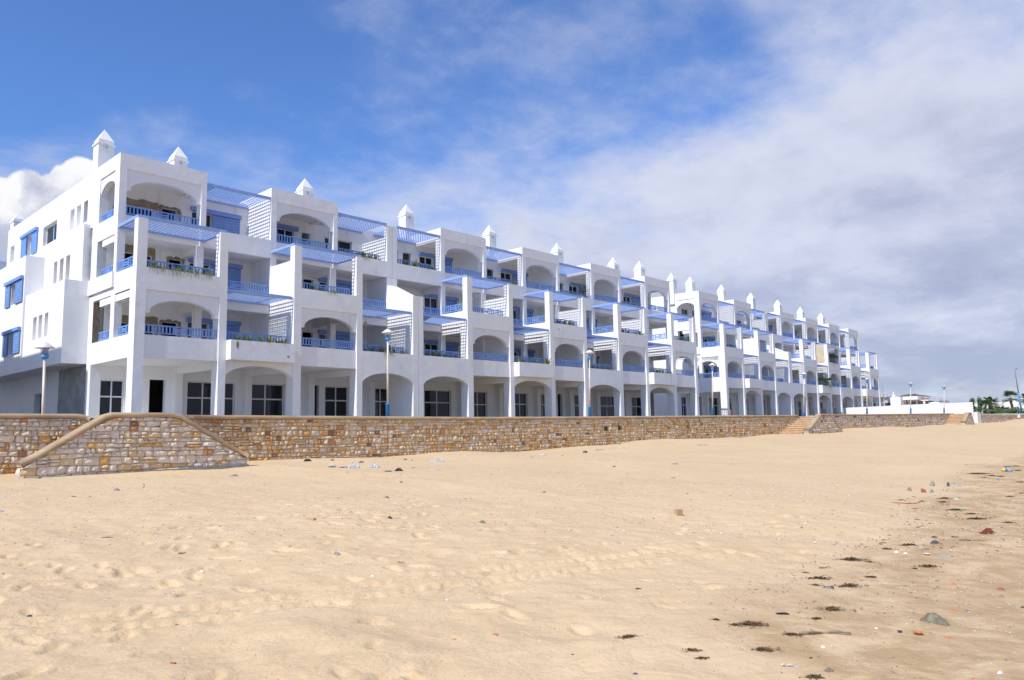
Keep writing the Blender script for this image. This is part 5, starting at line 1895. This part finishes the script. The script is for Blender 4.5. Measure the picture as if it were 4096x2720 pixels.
DEBRIS = [
    ('rock:rock', 'greenish pitted rock, leftmost of the standing stones at right', 18.98, 5.71, 0.09),
    ('rock:grey_rock', 'square grey-brown stone, rearmost of the standing stones at right', 20.75, 5.71, 0.132),
    ('shard:redstone', 'curved terracotta shard standing among the small stones at right', 19.01, 5.42, 0.113),
    ('rock:grey_rock', 'pale mottled stone standing just right of the terracotta shard', 19.12, 5.29, 0.089),
    ('rock:slate', 'blue-grey pointed stone right of the terracotta shard', 20.98, 5.43, 0.102),
    ('bag:clear', 'crumpled clear plastic beside the blue-grey pointed stone', 21.02, 5.21, 0.162),
    ('bottle:clear', 'clear plastic bottle with yellow and blue label among seaweed', 27.1, 5.41, 0.377),
    ('cap:lampblue', 'tiny blue bottle cap below the labelled bottle', 24.14, 5.04, 0.068),
    ('shard:shell_orange', 'orange scrap right of the blue bottle cap', 22.99, 4.9, 0.118),
    ('bag:white_plastic', 'white crumpled scrap on the upper weed line', 17.69, 4.45, 0.094),
    ('stick:redstone', 'thin red-brown stick with hooked end at right', 15.93, 4.88, 0.499),
    ('shard:redstone', 'orange terracotta shard below the red-brown stick', 15.14, 4.49, 0.075),
    ('rock:grey_rock', 'flat pale grey stone alone on smooth sand', 13.45, 5.29, 0.118),
    ('rock:grey_rock', 'small brown stone right of the flat pale grey stone', 13.97, 4.77, 0.082),
    ('cap:green_plastic', 'bright green bottle cap in the seaweed', 15.39, 3.83, 0.041),
    ('weed', 'long thin seaweed clump left of the red-brown stick', 16.64, 5.17, 0.117),
    ('weed', 'seaweed tuft above the red-brown stick', 16.75, 4.83, 0.108),
    ('weed', 'flat seaweed streak right of the red-brown stick', 16.89, 4.49, 0.185),
    ('weed', 'seaweed clump left of the green bottle cap', 15.54, 3.96, 0.281),
    ('weed', 'seaweed clump right of the green bottle cap', 15.22, 3.62, 0.163),
    ('weed', 'thin seaweed streak behind the standing stones', 17.8, 4.71, 0.238),
    ('weed', 'dark seaweed in front of the labelled bottle', 25.22, 5.39, 0.236),
    ('weed', 'short dark seaweed under the clear bottle', 25.18, 5.17, 0.205),
    ('weed', 'seaweed above the labelled bottle', 29.78, 5.91, 0.276),
    ('weed', 'seaweed knot at the right edge above the bottle', 30.77, 5.86, 0.213),
    ('weed', 'seaweed streak right of the bottle', 27.83, 5.27, 0.256),
    ('weed', 'seaweed at the right edge in the middle weed line', 19.98, 3.75, 0.114),
    ('weed', 'loose seaweed left of the right edge in the middle weed line', 19.23, 3.82, 0.155),
    ('weed', 'broad loose seaweed patch above the crimson cloth', 14.64, 3.43, 0.329),
    ('weed', 'dark seaweed knot above right of the crimson cloth', 14.51, 2.94, 0.134),
    ('weed', 'seaweed streak left of the labelled bottle', 25.7, 5.84, 0.518),
    ('weed', 'small seaweed knot below the labelled bottle', 24.66, 5.47, 0.128),
    ('weed', 'seaweed clump at the right edge below the bottle', 23.98, 4.49, 0.165),
    ('cloth:crimson', 'crumpled crimson cloth with pale spots', 12.51, 2.81, 0.176),
    ('rock:slate', 'smooth dark slate stone below the crimson cloth', 11.17, 3.11, 0.106),
    ('rock:rock', 'flat tan rock with moss below the dark slate stone', 10.71, 3.08, 0.121),
    ('stick:stick', 'dark curved driftwood branch below the crimson cloth', 11.64, 2.79, 0.289),
    ('stick:slate', 'short grey stick left of the crimson cloth', 11.82, 3.03, 0.088),
    ('shell:shell', 'white pink-edged shell, left of two side by side', 10.29, 3.3, 0.072),
    ('shell:shell', 'white shell, right of two side by side', 10.26, 3.19, 0.061),
    ('shell:shell', 'large white open shell below the flat tan rock', 10.29, 2.96, 0.078),
    ('weed', 'thick spiky seaweed tuft below the large white shell', 9.61, 2.76, 0.176),
    ('weed', 'small brown weed tuft left of the spiky tuft', 9.41, 2.84, 0.051),
    ('weed', 'seaweed streak on the upper edge of the damp sand', 10.9, 3.34, 0.176),
    ('weed', 'curved seaweed trail left of the two white shells', 10.46, 3.47, 0.119),
    ('weed', 'long seaweed trail at the tip of the damp sand', 9.4, 3.52, 0.257),
    ('weed', 'seaweed knot right of the long trail', 9.44, 3.33, 0.073),
    ('shard:redstone', 'oval terracotta pebble on smooth sand above the damp edge', 12.61, 3.72, 0.056),
    ('shell:slate', 'blue-grey mussel shell alone on the smooth sand', 11.39, 4.95, 0.044),
    ('weed', 'small brown weed scrap left of the grey stick', 11.67, 3.25, 0.086),
    ('shard:shell_orange', 'orange shell scrap near the right edge', 11.58, 2.27, 0.04),
    ('stick:stick', 'pale twig on the damp edge, near the long seaweed trail', 8.68, 3.54, 0.139),
    ('bag:clear', 'milky plastic film left of the large white shell', 10.3, 2.77, 0.149),
    ('weed', 'thick seaweed clump with red tip on the damp edge', 8.04, 3.35, 0.181),
    ('weed', 'wiry seaweed tuft right of the red-tipped clump', 8.57, 3.02, 0.098),
    ('weed', 'seaweed behind the striped blue object', 7.63, 3.22, 0.086),
    ('weed', 'long seaweed trail right of the striped blue object', 7.86, 2.99, 0.201),
    ('lighter', 'dark blue plastic lighter with a white stripe', 7.62, 3.08, 0.102),
    ('bag:black_plastic', 'black torn plastic scrap on the damp edge', 6.29, 2.94, 0.102),
    ('weed', 'large seaweed clump near the lower damp edge', 5.81, 2.99, 0.196),
    ('weed', 'small seaweed clump left of the large one', 5.69, 3.06, 0.08),
    ('weed', 'bushy seaweed at the thick end of the long driftwood', 5.78, 2.64, 0.099),
    ('weed', 'seaweed with white scrap above the long driftwood', 6.34, 2.68, 0.083),
    ('stick:stick', 'long bent driftwood stick lying on the damp sand', 5.97, 2.47, 0.377),
    ('rock:rock', 'big weathered lumpy rock, largest stone on the beach', 6.91, 1.98, 0.194),
    ('shell:shell_orange', 'orange shell touching the left of the big rock', 7.1, 2.12, 0.039),
    ('shell:shell_orange', 'big open orange and white shell below the big rock', 6.42, 1.95, 0.077),
    ('shell:shell_orange', 'orange-yellow shell right below the big rock', 6.48, 1.77, 0.05),
    ('shell:redstone', 'dark red shell near the right edge of the damp sand', 8.85, 1.91, 0.074),
    ('shell:shell_orange', 'orange shell left of the dark red shell', 8.78, 2.3, 0.059),
    ('shell:shell_orange', 'small orange shell right above the big rock', 7.53, 1.98, 0.05),
    ('rock:grey_rock', 'smooth grey pebble right of the small orange shell', 7.59, 1.9, 0.048),
    ('shell:shell', 'round white shell left of the dark mussel', 6.39, 2.24, 0.032),
    ('shell:slate', 'open dark mussel shell below left of the big rock', 6.39, 2.07, 0.045),
    ('shell:shell', 'pale cream shell on the lower damp sand', 5.64, 2.35, 0.036),
    ('rock:slate', 'small dark pebble on the lower damp sand', 5.33, 2.31, 0.04),
    ('rock:stick', 'brown chunk of bark near the bottom of the frame', 5.16, 2.12, 0.067),
    ('stick:white_plastic', 'white plastic straw near the bottom of the frame', 5.09, 2.37, 0.07),
    ('shard:white_plastic', 'white square scrap beside the plastic straw', 5.14, 2.32, 0.037),
    ('rock:grey_rock', 'flat tan stone half sunk right of the big rock', 6.98, 1.67, 0.066),
    ('rock:slate', 'dark pebble in the lower right corner', 6.13, 1.33, 0.033),
    ('rock:rock', 'flat olive stone at the right edge', 6.86, 1.41, 0.076),
    ('rock:slate', 'dark stone cut by the right edge of the frame', 8.09, 1.59, 0.051),
    ('shell:shell_orange', 'orange shell near the bottom, left of the curved shell', 5.59, 1.58, 0.026),
    ('shell:shell', 'long curved white shell near the bottom right', 5.77, 1.29, 0.059),
    ('shell:shell_orange', 'orange and yellow shell at the bottom edge', 5.55, 1.39, 0.027),
    ('weed', 'sparse weed patch on the lower damp edge', 5.28, 2.63, 0.124),
    ('weed', 'weed scraps at the lower left of the damp sand', 4.92, 2.98, 0.093),
    ('weed', 'dark weed scrap below the weed scraps', 4.83, 2.86, 0.06),
    ('weed', 'weed and twig knot at the bottom edge', 5.0, 2.15, 0.103),
    ('weed', 'seaweed wisps above the large seaweed clump', 6.74, 2.71, 0.187),
    ('weed', 'short weed dash left of the large seaweed clump', 5.72, 3.23, 0.052),
    ('weed', 'small weed clump above left of the striped blue object', 8.26, 3.58, 0.047),
    ('block:wood', 'square pale wooden block standing on the sand', 11.36, 7.01, 0.103),
    ('rock:rock', 'yellowish stone with a white chip on smooth sand', 8.36, 8.58, 0.117),
    ('rock:stick', 'reddish brown stone on the upper left sand', 9.51, 12.43, 0.099),
    ('rock:slate', 'dark rounded stone left of the yellowish stone', 7.48, 9.71, 0.091),
    ('shell:slate', 'curved grey shell at the bottom, centre right', 4.25, 2.99, 0.038),
    ('weed', 'dark brown curled weed alone on smooth sand', 6.29, 4.36, 0.045),
    ('shell:shell_orange', 'pink-orange shell, right of two in the centre foreground', 4.26, 4.25, 0.051),
    ('shell:shell_orange', 'pink-orange shell, left of two in the centre foreground', 4.01, 4.43, 0.033),
    ('shell:shell', 'white shell in the left centre foreground', 4.92, 6.67, 0.052),
    ('shell:shell', 'flat white shell chip in the centre foreground', 4.82, 5.42, 0.035),
    ('stick:stick', 'dark twig left of the centre foreground', 5.55, 7.0, 0.073),
    ('rock:slate', 'small slate chip in the lower centre foreground', 4.31, 3.55, 0.035),
    ('weed', 'faint weed scraps in the lower centre foreground', 4.86, 3.47, 0.12),
    ('shell:shell_orange', 'pink shell below the wooden block', 8.63, 7.75, 0.056),
    ('shard:wood', 'orange-brown wood offcut on the left sand', 6.53, 10.39, 0.143),
    ('rock:grey_rock', 'grey rounded stone on the left sand', 5.35, 7.95, 0.105),
    ('stick:slate', 'short black stick on the left sand', 4.11, 9.3, 0.084),
    ('shell:shell', 'white cockle shell in the left foreground', 3.85, 8.22, 0.066),
    ('rock:rock', 'sandy flat slab with dark hollow on the left sand', 3.82, 10.9, 0.154),
    ('rock:rock', 'yellowish stone at the foot of the big stair wall', 5.79, 21.04, 0.141),
    ('rock:grey_rock', 'low tan stone in front of the big stair wall', 6.12, 17.01, 0.134),
    ('shard:redstone', 'red-brown shard in the bottom left foreground', 2.31, 5.31, 0.039),
    ('stick:stick', 'looped brown twig in front of the big stair wall', 6.78, 17.37, 0.095),
    ('stick:slate', 'dark flat stick below the big stair wall', 5.11, 16.3, 0.129),
    ('rock:stick', 'brown stone in front of the ochre wall, left of a pair', 7.88, 12.76, 0.082),
    ('rock:slate', 'dark stone in front of the ochre wall, right of a pair', 8.39, 12.92, 0.062),
    ('shell:redstone', 'pink shell half buried in the left foreground', 2.82, 6.44, 0.043),
    ('rock:slate', 'dark angular stone in the left foreground', 2.02, 7.38, 0.053),
    ('shard:lampblue', 'bright blue plastic scrap at the left edge', 3.63, 15.02, 0.054),
    ('bag:black_plastic', 'black plastic bag against the wall foot, leftmost black one', 13.5, 21.71, 0.232),
    ('bag:black_plastic', 'small black bag nearest the ochre wall', 14.35, 20.04, 0.151),
    ('bag:black_plastic', 'large black plastic bag, right part of the litter', 12.87, 16.32, 0.216),
    ('bag:black_plastic', 'flat black plastic beside the large black bag', 12.6, 16.42, 0.214),
    ('bag:black_plastic', 'flat black plastic under the left clear bag', 12.82, 19.31, 0.237),
    ('bag:black_plastic', 'thin black plastic strip left of the widest clear bag', 12.92, 18.89, 0.247),
    ('bag:white_plastic', 'crumpled clear white bag over black plastic, leftmost', 13.21, 19.9, 0.185),
    ('bag:white_plastic', 'widest clear white bag in the middle of the litter', 13.07, 18.6, 0.332),
    ('bag:white_plastic', 'puffed clear white bag above the large black bag', 13.53, 18.28, 0.311),
    ('bag:white_plastic', 'small white bag next to the small black bag', 14.08, 20.06, 0.191),
    ('bag:white_plastic', 'white and blue bag, leftmost of the litter', 11.89, 20.09, 0.121),
    ('bag:white_plastic', 'flat whitish bag right of the large black bag', 13.94, 16.13, 0.277),
    ('shard:white_plastic', 'white cardboard sheet lying near the wall foot', 16.73, 19.24, 0.432),
    ('rock:rock', 'pale angular stone near the wall foot behind the litter', 16.09, 20.07, 0.137),
    ('rock:rock', 'pale stone near the wall foot above the left clear bag', 14.23, 21.44, 0.142),
    ('rock:slate', 'dark stone beside the pale angular stone', 16.14, 19.79, 0.072),
    ('rock:slate', 'dark flat scrap right of the large black bag', 14.18, 17.31, 0.151),
    ('rock:grey_rock', 'pair of grey flat stones right of the big stair wall', 9.65, 19.0, 0.256),
    ('rock:redstone', 'brown stone on open sand below the litter', 9.51, 12.43, 0.083),
    ('rock:slate', 'small dark stone on open sand right of the brown stone', 11.33, 14.28, 0.077),
    ('rock:slate', 'small blue-grey stone below the widest clear bag', 11.77, 17.03, 0.057),
    ('shard:orange_plastic', 'orange brick fragment at the foot of the ochre wall', 22.35, 18.62, 0.102),
    ('bag:white_plastic', 'red and white scrap at the foot of the ochre wall', 22.06, 19.34, 0.238),
    ('bag:clear', 'clear plastic bottle scrap at the foot of the ochre wall', 21.06, 18.99, 0.146),
    ('bag:black_plastic', 'small black and white scrap in front of the drain holes', 25.04, 19.68, 0.215),
    ('stick:stick', 'thin stick with a bluish bottle below the drain holes', 27.31, 20.64, 0.461),
    ('rock:rock', 'yellow stone against the wall below the drain holes', 32.13, 23.1, 0.182),
    ('rock:slate', 'dark small stone in the middle distance', 19.36, 14.12, 0.096),
    ('rock:grey_rock', 'broad flat pale stone in the middle distance', 21.43, 13.28, 0.267),
    ('rock:grey_rock', 'broad flat buff stone nearer in the middle distance', 17.47, 10.9, 0.19),
    ('stick:stick', 'thin stick lying far right in the middle distance', 33.22, 19.01, 0.504),
    ('rock:rock', 'olive stone lower in the middle distance', 11.99, 10.5, 0.081),
]


def blob(m, c, rx, ry, rz, rr, n=9, k=6, rough=.22):
    """an uneven lump sitting with its flat underside a little below c.z"""
    ph = [rr.uniform(0, 6.28) for _ in range(6)]
    vs, fs = [], []
    for j in range(k):
        el = -0.5 + (math.pi / 2 + .5) * j / (k - 1)
        for i in range(n):
            a = 2 * math.pi * i / n
            s_ = 1 + rough * (math.sin(2 * a + ph[0]) * .6 + math.sin(3 * a + ph[1] + el * 2) * .5) + rr.uniform(-rough, rough) * .5
            vs.append((c[0] + math.cos(a) * math.cos(el) * rx * s_, c[1] + math.sin(a) * math.cos(el) * ry * s_, c[2] + math.sin(el) * rz * (1 + rr.uniform(-rough, rough) * .6)))
    for j in range(k - 1):
        for i in range(n):
            fs.append((j * n + i, j * n + (i + 1) % n, (j + 1) * n + (i + 1) % n, (j + 1) * n + i))
    fs.append(tuple(range((k - 1) * n, k * n)))
    m.add(vs, fs)


def build_debris():
    rr = random.Random(404)
    CAT = {'rock': 'stone', 'shard': 'fragment', 'bag': 'litter', 'bottle': 'bottle', 'cap': 'bottle cap', 'stick': 'stick', 'weed': 'seaweed', 'cloth': 'cloth', 'shell': 'shell', 'lighter': 'lighter', 'block': 'wood block'}
    NAME = {'rock': 'beach_stone', 'shard': 'fragment', 'bag': 'plastic_litter', 'bottle': 'plastic_bottle', 'cap': 'bottle_cap', 'stick': 'driftwood_stick', 'weed': 'seaweed', 'cloth': 'crumpled_cloth', 'shell': 'seashell', 'lighter': 'plastic_lighter', 'block': 'wood_block'}
    VIEW = Vector((.69, -.72, 0))                       # along the picture's width
    for kind, label, x, y, w in DEBRIS:
        k, _, mat = kind.partition(':')
        z = ground(x, y)
        m = MB()
        smooth = False
        ang = rr.uniform(-.5, .5)
        ca, sa = math.cos(-.806 + ang), math.sin(-.806 + ang)
        if k == 'rock':
            big = 'big weathered' in label
            flat = 'flat' in label or 'slab' in label or 'pair' in label
            h = w * (.16 if flat else .48)
            if big:
                blob(m, (0, 0, 0), w * .36, w * .30, w * .42, rr, 16, 9, .16)
                blob(m, (w * .28, -.03, 0), w * .26, w * .24, w * .27, rr, 14, 8, .18)
                blob(m, (-w * .30, .02, 0), w * .20, w * .2, w * .22, rr, 12, 7, .2)
            elif 'pair' in label:
                blob(m, (-w * .1, 0, 0), w * .40, w * .25, w * .13, rr)
                blob(m, (w * .12, .1 * w, w * .02), w * .30, w * .2, w * .20, rr)
            else:
                tall = 'standing' in label or 'pointed' in label
                blob(m, (0, 0, 0), w * .5, w * (.3 if tall else .4), w * 1.0 if tall else h, rr, 9, 6, .2)
            smooth = w > .12 and not flat
        elif k == 'shard':
            t_ = w * .12
            if 'standing' in label:
                m.prism_y([(-w * .5, -.02), (w * .5, -.02), (w * .35, w * .45), (-w * .1, w * .8), (-w * .5, w * .75)], -t_, t_)
            else:
                m.prism_x([(-w * .22, -.005), (w * .22, -.005), (w * .16, t_ + .004), (-w * .20, t_ * 1.5 + .006)], -w * .5, w * .5)
        elif k == 'bag':
            n = 13
            flat = 'flat' in label.lower() or 'strip' in label or 'sheet' in label or 'film' in label or 'torn' in label
            hh = w * (.10 if flat else .34)
            vs, fs = [], []
            for j in range(n):
                for i in range(n):
                    u, v = i / (n - 1) * 2 - 1, j / (n - 1) * 2 - 1
                    r_ = max(abs(u), abs(v))
                    e = max(0, 1 - r_ ** 2)
                    vs.append((u * w * .5 + rr.uniform(-1, 1) * w * .05, v * w * .27 + rr.uniform(-1, 1) * w * .04, e ** .7 * hh * (.45 + .75 * rr.random()) + .004))
            for j in range(n - 1):
                for i in range(n - 1):
                    a = j * n + i
                    fs.append((a, a + 1, a + n + 1, a + n))
            m.add(vs, fs)
        elif k == 'cap':
            m.lathe([(w * .5, -.004), (w * .5, w * .38), (w * .42, w * .48)], 12)
        elif k == 'stick':
            pts = []
            for i in range(7):
                u = i / 6 - .5
                pts.append((u * w, w * .05 * math.sin(u * 7 + 1), .006 + .012 * abs(math.sin(u * 5)) + (.05 * w if i == 6 and 'hook' in label else 0)))
            th = max(.006, min(.018, w * .025))
            if 'loop' in label:
                pts = [(math.cos(q) * w * .3, 0, w * .5 + math.sin(q) * w * .5) for q in np.linspace(-1.9, 2.6, 9)]
            m.tube(pts, [th * (1.3 - .1 * i) for i in range(len(pts))], 6)
            if 'branch' in label or 'long bent' in label:
                m.tube([pts[2], (pts[2][0] - w * .08, w * .1, .03)], [th * .8, th * .4], 5)
        elif k == 'weed':
            n = int(50 + 420 * min(1, w))
            for _ in range(n):
                a = rr.uniform(0, 6.28)
                r_ = abs(rr.gauss(0, .30)) * (1 if rr.random() < .66 else 1.9)
                o = Vector((math.cos(a) * r_ * w * 1.0, math.sin(a) * r_ * w * .48, 0))
                d = Vector((rr.gauss(0, 1), rr.gauss(0, .45), 0)).normalized()
                L = w * rr.uniform(.10, .40)
                hz = rr.uniform(.0, .030) * (1 - min(1, r_)) * min(1, w * 4) + .004
                p0, p1, p2 = o, o + d * L * .5 + Vector((rr.uniform(-1, 1) * L * .15, rr.uniform(-1, 1) * L * .15, hz + rr.uniform(0, .008))), o + d * L + Vector((0, 0, rr.uniform(0, hz)))
                sd = Vector((-d.y, d.x, .15)) * rr.uniform(.002, .006)
                m.add([p0 - sd + Vector((0, 0, .003)), p0 + sd + Vector((0, 0, .003)), p1 + sd, p1 - sd, p2 + sd * .3, p2 - sd * .3], [(0, 1, 2, 3), (3, 2, 4, 5)])
            mat = 'weed'
        elif k == 'cloth':
            n = 17
            vs, fs = [], []
            for j in range(n):
                for i in range(n):
                    u, v = i / (n - 1) * 2 - 1, j / (n - 1) * 2 - 1
                    e = max(0, 1 - (u * .85 - .25) ** 2 - v * v)
                    vs.append((u * w * .5, v * w * .25, .01 + e * w * .34 * (.7 + .5 * rr.random()) + .02 * rr.random()))
            for j in range(n - 1):
                for i in range(n - 1):
                    a = j * n + i
                    fs.append((a, a + 1, a + n + 1, a + n))
            m.add(vs, fs)
        elif k == 'shell':
            n = 12
            vs, fs = [], []
            ring = 5
            lw = .55 if 'long' not in label else .3
            for j in range(ring + 1):
                s_ = j / ring
                for i in range(n):
                    a = 2 * math.pi * i / n
                    rb = 1 + .04 * math.cos(6 * a)
                    vs.append((math.cos(a) * s_ * w * .5 * rb, math.sin(a) * s_ * w * lw * .72, w * .26 * (1 - s_ ** 2) + .002 if 'open' not in label else w * .24 * s_ ** 2 + .004))
            for j in range(ring):
                for i in range(n):
                    fs.append((j * n + i, j * n + (i + 1) % n, (j + 1) * n + (i + 1) % n, (j + 1) * n + i))
            m.add(vs, fs)
            smooth = True
        elif k == 'lighter':
            m.prism_x([(-.014, 0), (.014, 0), (.016, .012), (.008, .022), (-.010, .02)], -w * .5, w * .42)
            mat = 'slate'
        elif k == 'block':
            m.box(-w * .5, w * .5, -w * .45, w * .45, -.03, w * .92)
        if k in ('bottle', 'lighter', 'cloth'):
            t = thing(NAME[k], label, CAT[k], (x, y, z - .004))
            t.rotation_euler = (0, 0, -.806 + ang * .4)
            if k == 'bottle':
                r_ = w * .17
                for lo, hi, mt, nm in ((0.02, .5, 'clear', 'bottle_body'),):
                    b_ = MB().tube([(w * u, 0, r_) for u in (-.05, .0, .2, .42, .5)], [r_ * .75, r_, r_, r_ * .96, r_ * .55], 14)
                    b_.build(nm, M[mt], t, True)
                MB().tube([(-w * .22, 0, r_), (-w * .052, 0, r_)], [r_ * 1.01, r_ * 1.01], 14).build('label_band', M['lampblue'], t, True)
                MB().tube([(-w * .36, 0, r_ * .96), (-w * .222, 0, r_)], [r_ * .7, r_], 14).build('bottle_shoulder', M['yellow_plastic'], t, True)
                MB().tube([(-w * .46, 0, r_ * .9), (-w * .362, 0, r_ * .95)], [r_ * .42, r_ * .42], 12).build('bottle_cap', M['white_plastic'], t, True)
            elif k == 'lighter':
                m.build('casing', M['slate'], t)
                MB().box(-w * .5, w * .1, -.0165, -.0145, .010, .017).build('stripe', M['white_plastic'], t)
                MB().box(-w * .5 - .012, -w * .5, -.01, .01, .003, .016).build('lighter_cap', M['orange_plastic'], t)
            else:
                m.build('cloth', M['crimson'], t)
                for i in range(3):
                    MB().lathe([(.014, w * .27 + .01), (.01, w * .30)], 8, w * (.05 + .12 * i), -w * .08).build('pale_spot', M['shell'], t)
            continue
        o = m.build(NAME[k], M[mat], None, smooth)
        o.location = (x, y, z - (.012 if k == 'rock' else .002))
        o.rotation_euler = (0, 0, -.806 + (ang if k != 'weed' else ang * .3))
        tag(o, label, CAT[k], {'weed': 'seaweed washed up on the sand', 'shell': 'shells on the sand', 'bag': 'plastic litter below the wall', 'rock': 'loose stones on the beach'}.get(k))

    # shell grit and crumbs of weed that nobody could count
    def scatter(name, n, mat, sizes, region, flat, seed, damp_only=False):
        r2 = random.Random(seed)
        m = MB()
        made = 0
        while made < n:
            dist = 3.8 * (48 / 3.8) ** (r2.random() ** .62)
            a = R(46.67) + r2.uniform(-R(36), R(36))
            x, y = math.sin(a) * dist, math.cos(a) * dist
            if y > 23.0 or y < .5:
                made += .2
                continue
            e = float(np.interp(x, [q[0] for q in DAMP_EDGE], [q[1] for q in DAMP_EDGE]))
            near = e - y
            pr = {'edge': (math.exp(-((near - .12) / .16) ** 2) + .8 * math.exp(-((near - .75) / .14) ** 2) + .6 * math.exp(-((near - 1.35) / .16) ** 2) + (.05 if near > 0 else .012)) * (.25 + .75 * (math.sin(x * 2.3) * math.sin(x * 5.1 + 1) > -.15)), 'damp': 1.0 if near > -.3 else .06, 'all': 1.0}[region]
            if region == 'all' and dist > 20 and r2.random() < .3:
                continue
            if r2.random() > pr:
                made += .02
                continue
            made += 1
            s_ = r2.uniform(*sizes) * (.5 if dist < 7 else .8 if dist < 11 else 1.4)
            z = ground(x, y)
            q = r2.uniform(0, 3.14)
            u = Vector((math.cos(q), math.sin(q), r2.uniform(-.2, .2))) * s_
            v = Vector((-math.sin(q), math.cos(q), r2.uniform(-.2, .2))) * s_ * flat
            c = Vector((x, y, z + s_ * .18 + .001))
            m.add([c - u, c - v, c + u * .9, c + v, c + Vector((0, 0, s_ * .35))], [(0, 1, 4), (1, 2, 4), (2, 3, 4), (3, 0, 4)])
        tag(m.build(name, M[mat]), kind='stuff')
    scatter('shell_grit', 9000, 'shell', (.004, .016), 'all', .7, 1)
    scatter('shell_grit', 1500, 'shell', (.004, .012), 'damp', .7, 2)
    scatter('orange_shell_grit', 420, 'shell_orange', (.005, .014), 'all', .7, 3)
    scatter('dark_grit', 3600, 'stick', (.004, .016), 'all', .45, 4)
    scatter('weed_crumbs', 3200, 'weed', (.006, .026), 'edge', .13, 5)


build_debris()
t = thing('plastic_tub', 'orange plastic tub at the foot of the orange steps', 'tub', (51.9, 22.85, ground(51.9, 22.85) - .03))
MB().lathe([(.18, 0), (.25, .22), (.27, .23), (.24, .21), (.17, .04)], 16).build('tub', M['orange_plastic'], t, True)
t = thing('plastic_sack', 'blue and white sack lying on the orange steps', 'litter', (53.6, 21.95, .30))
m = MB()
blob(m, (0, 0, 0), .38, .2, .22, random.Random(8), 10, 6, .25)
m.build('sack', M['white_plastic'], t)
m = MB()
blob(m, (.05, -.08, .02), .2, .14, .21, random.Random(9), 9, 5, .25)
m.build('sack_print', M['lampblue'], t)
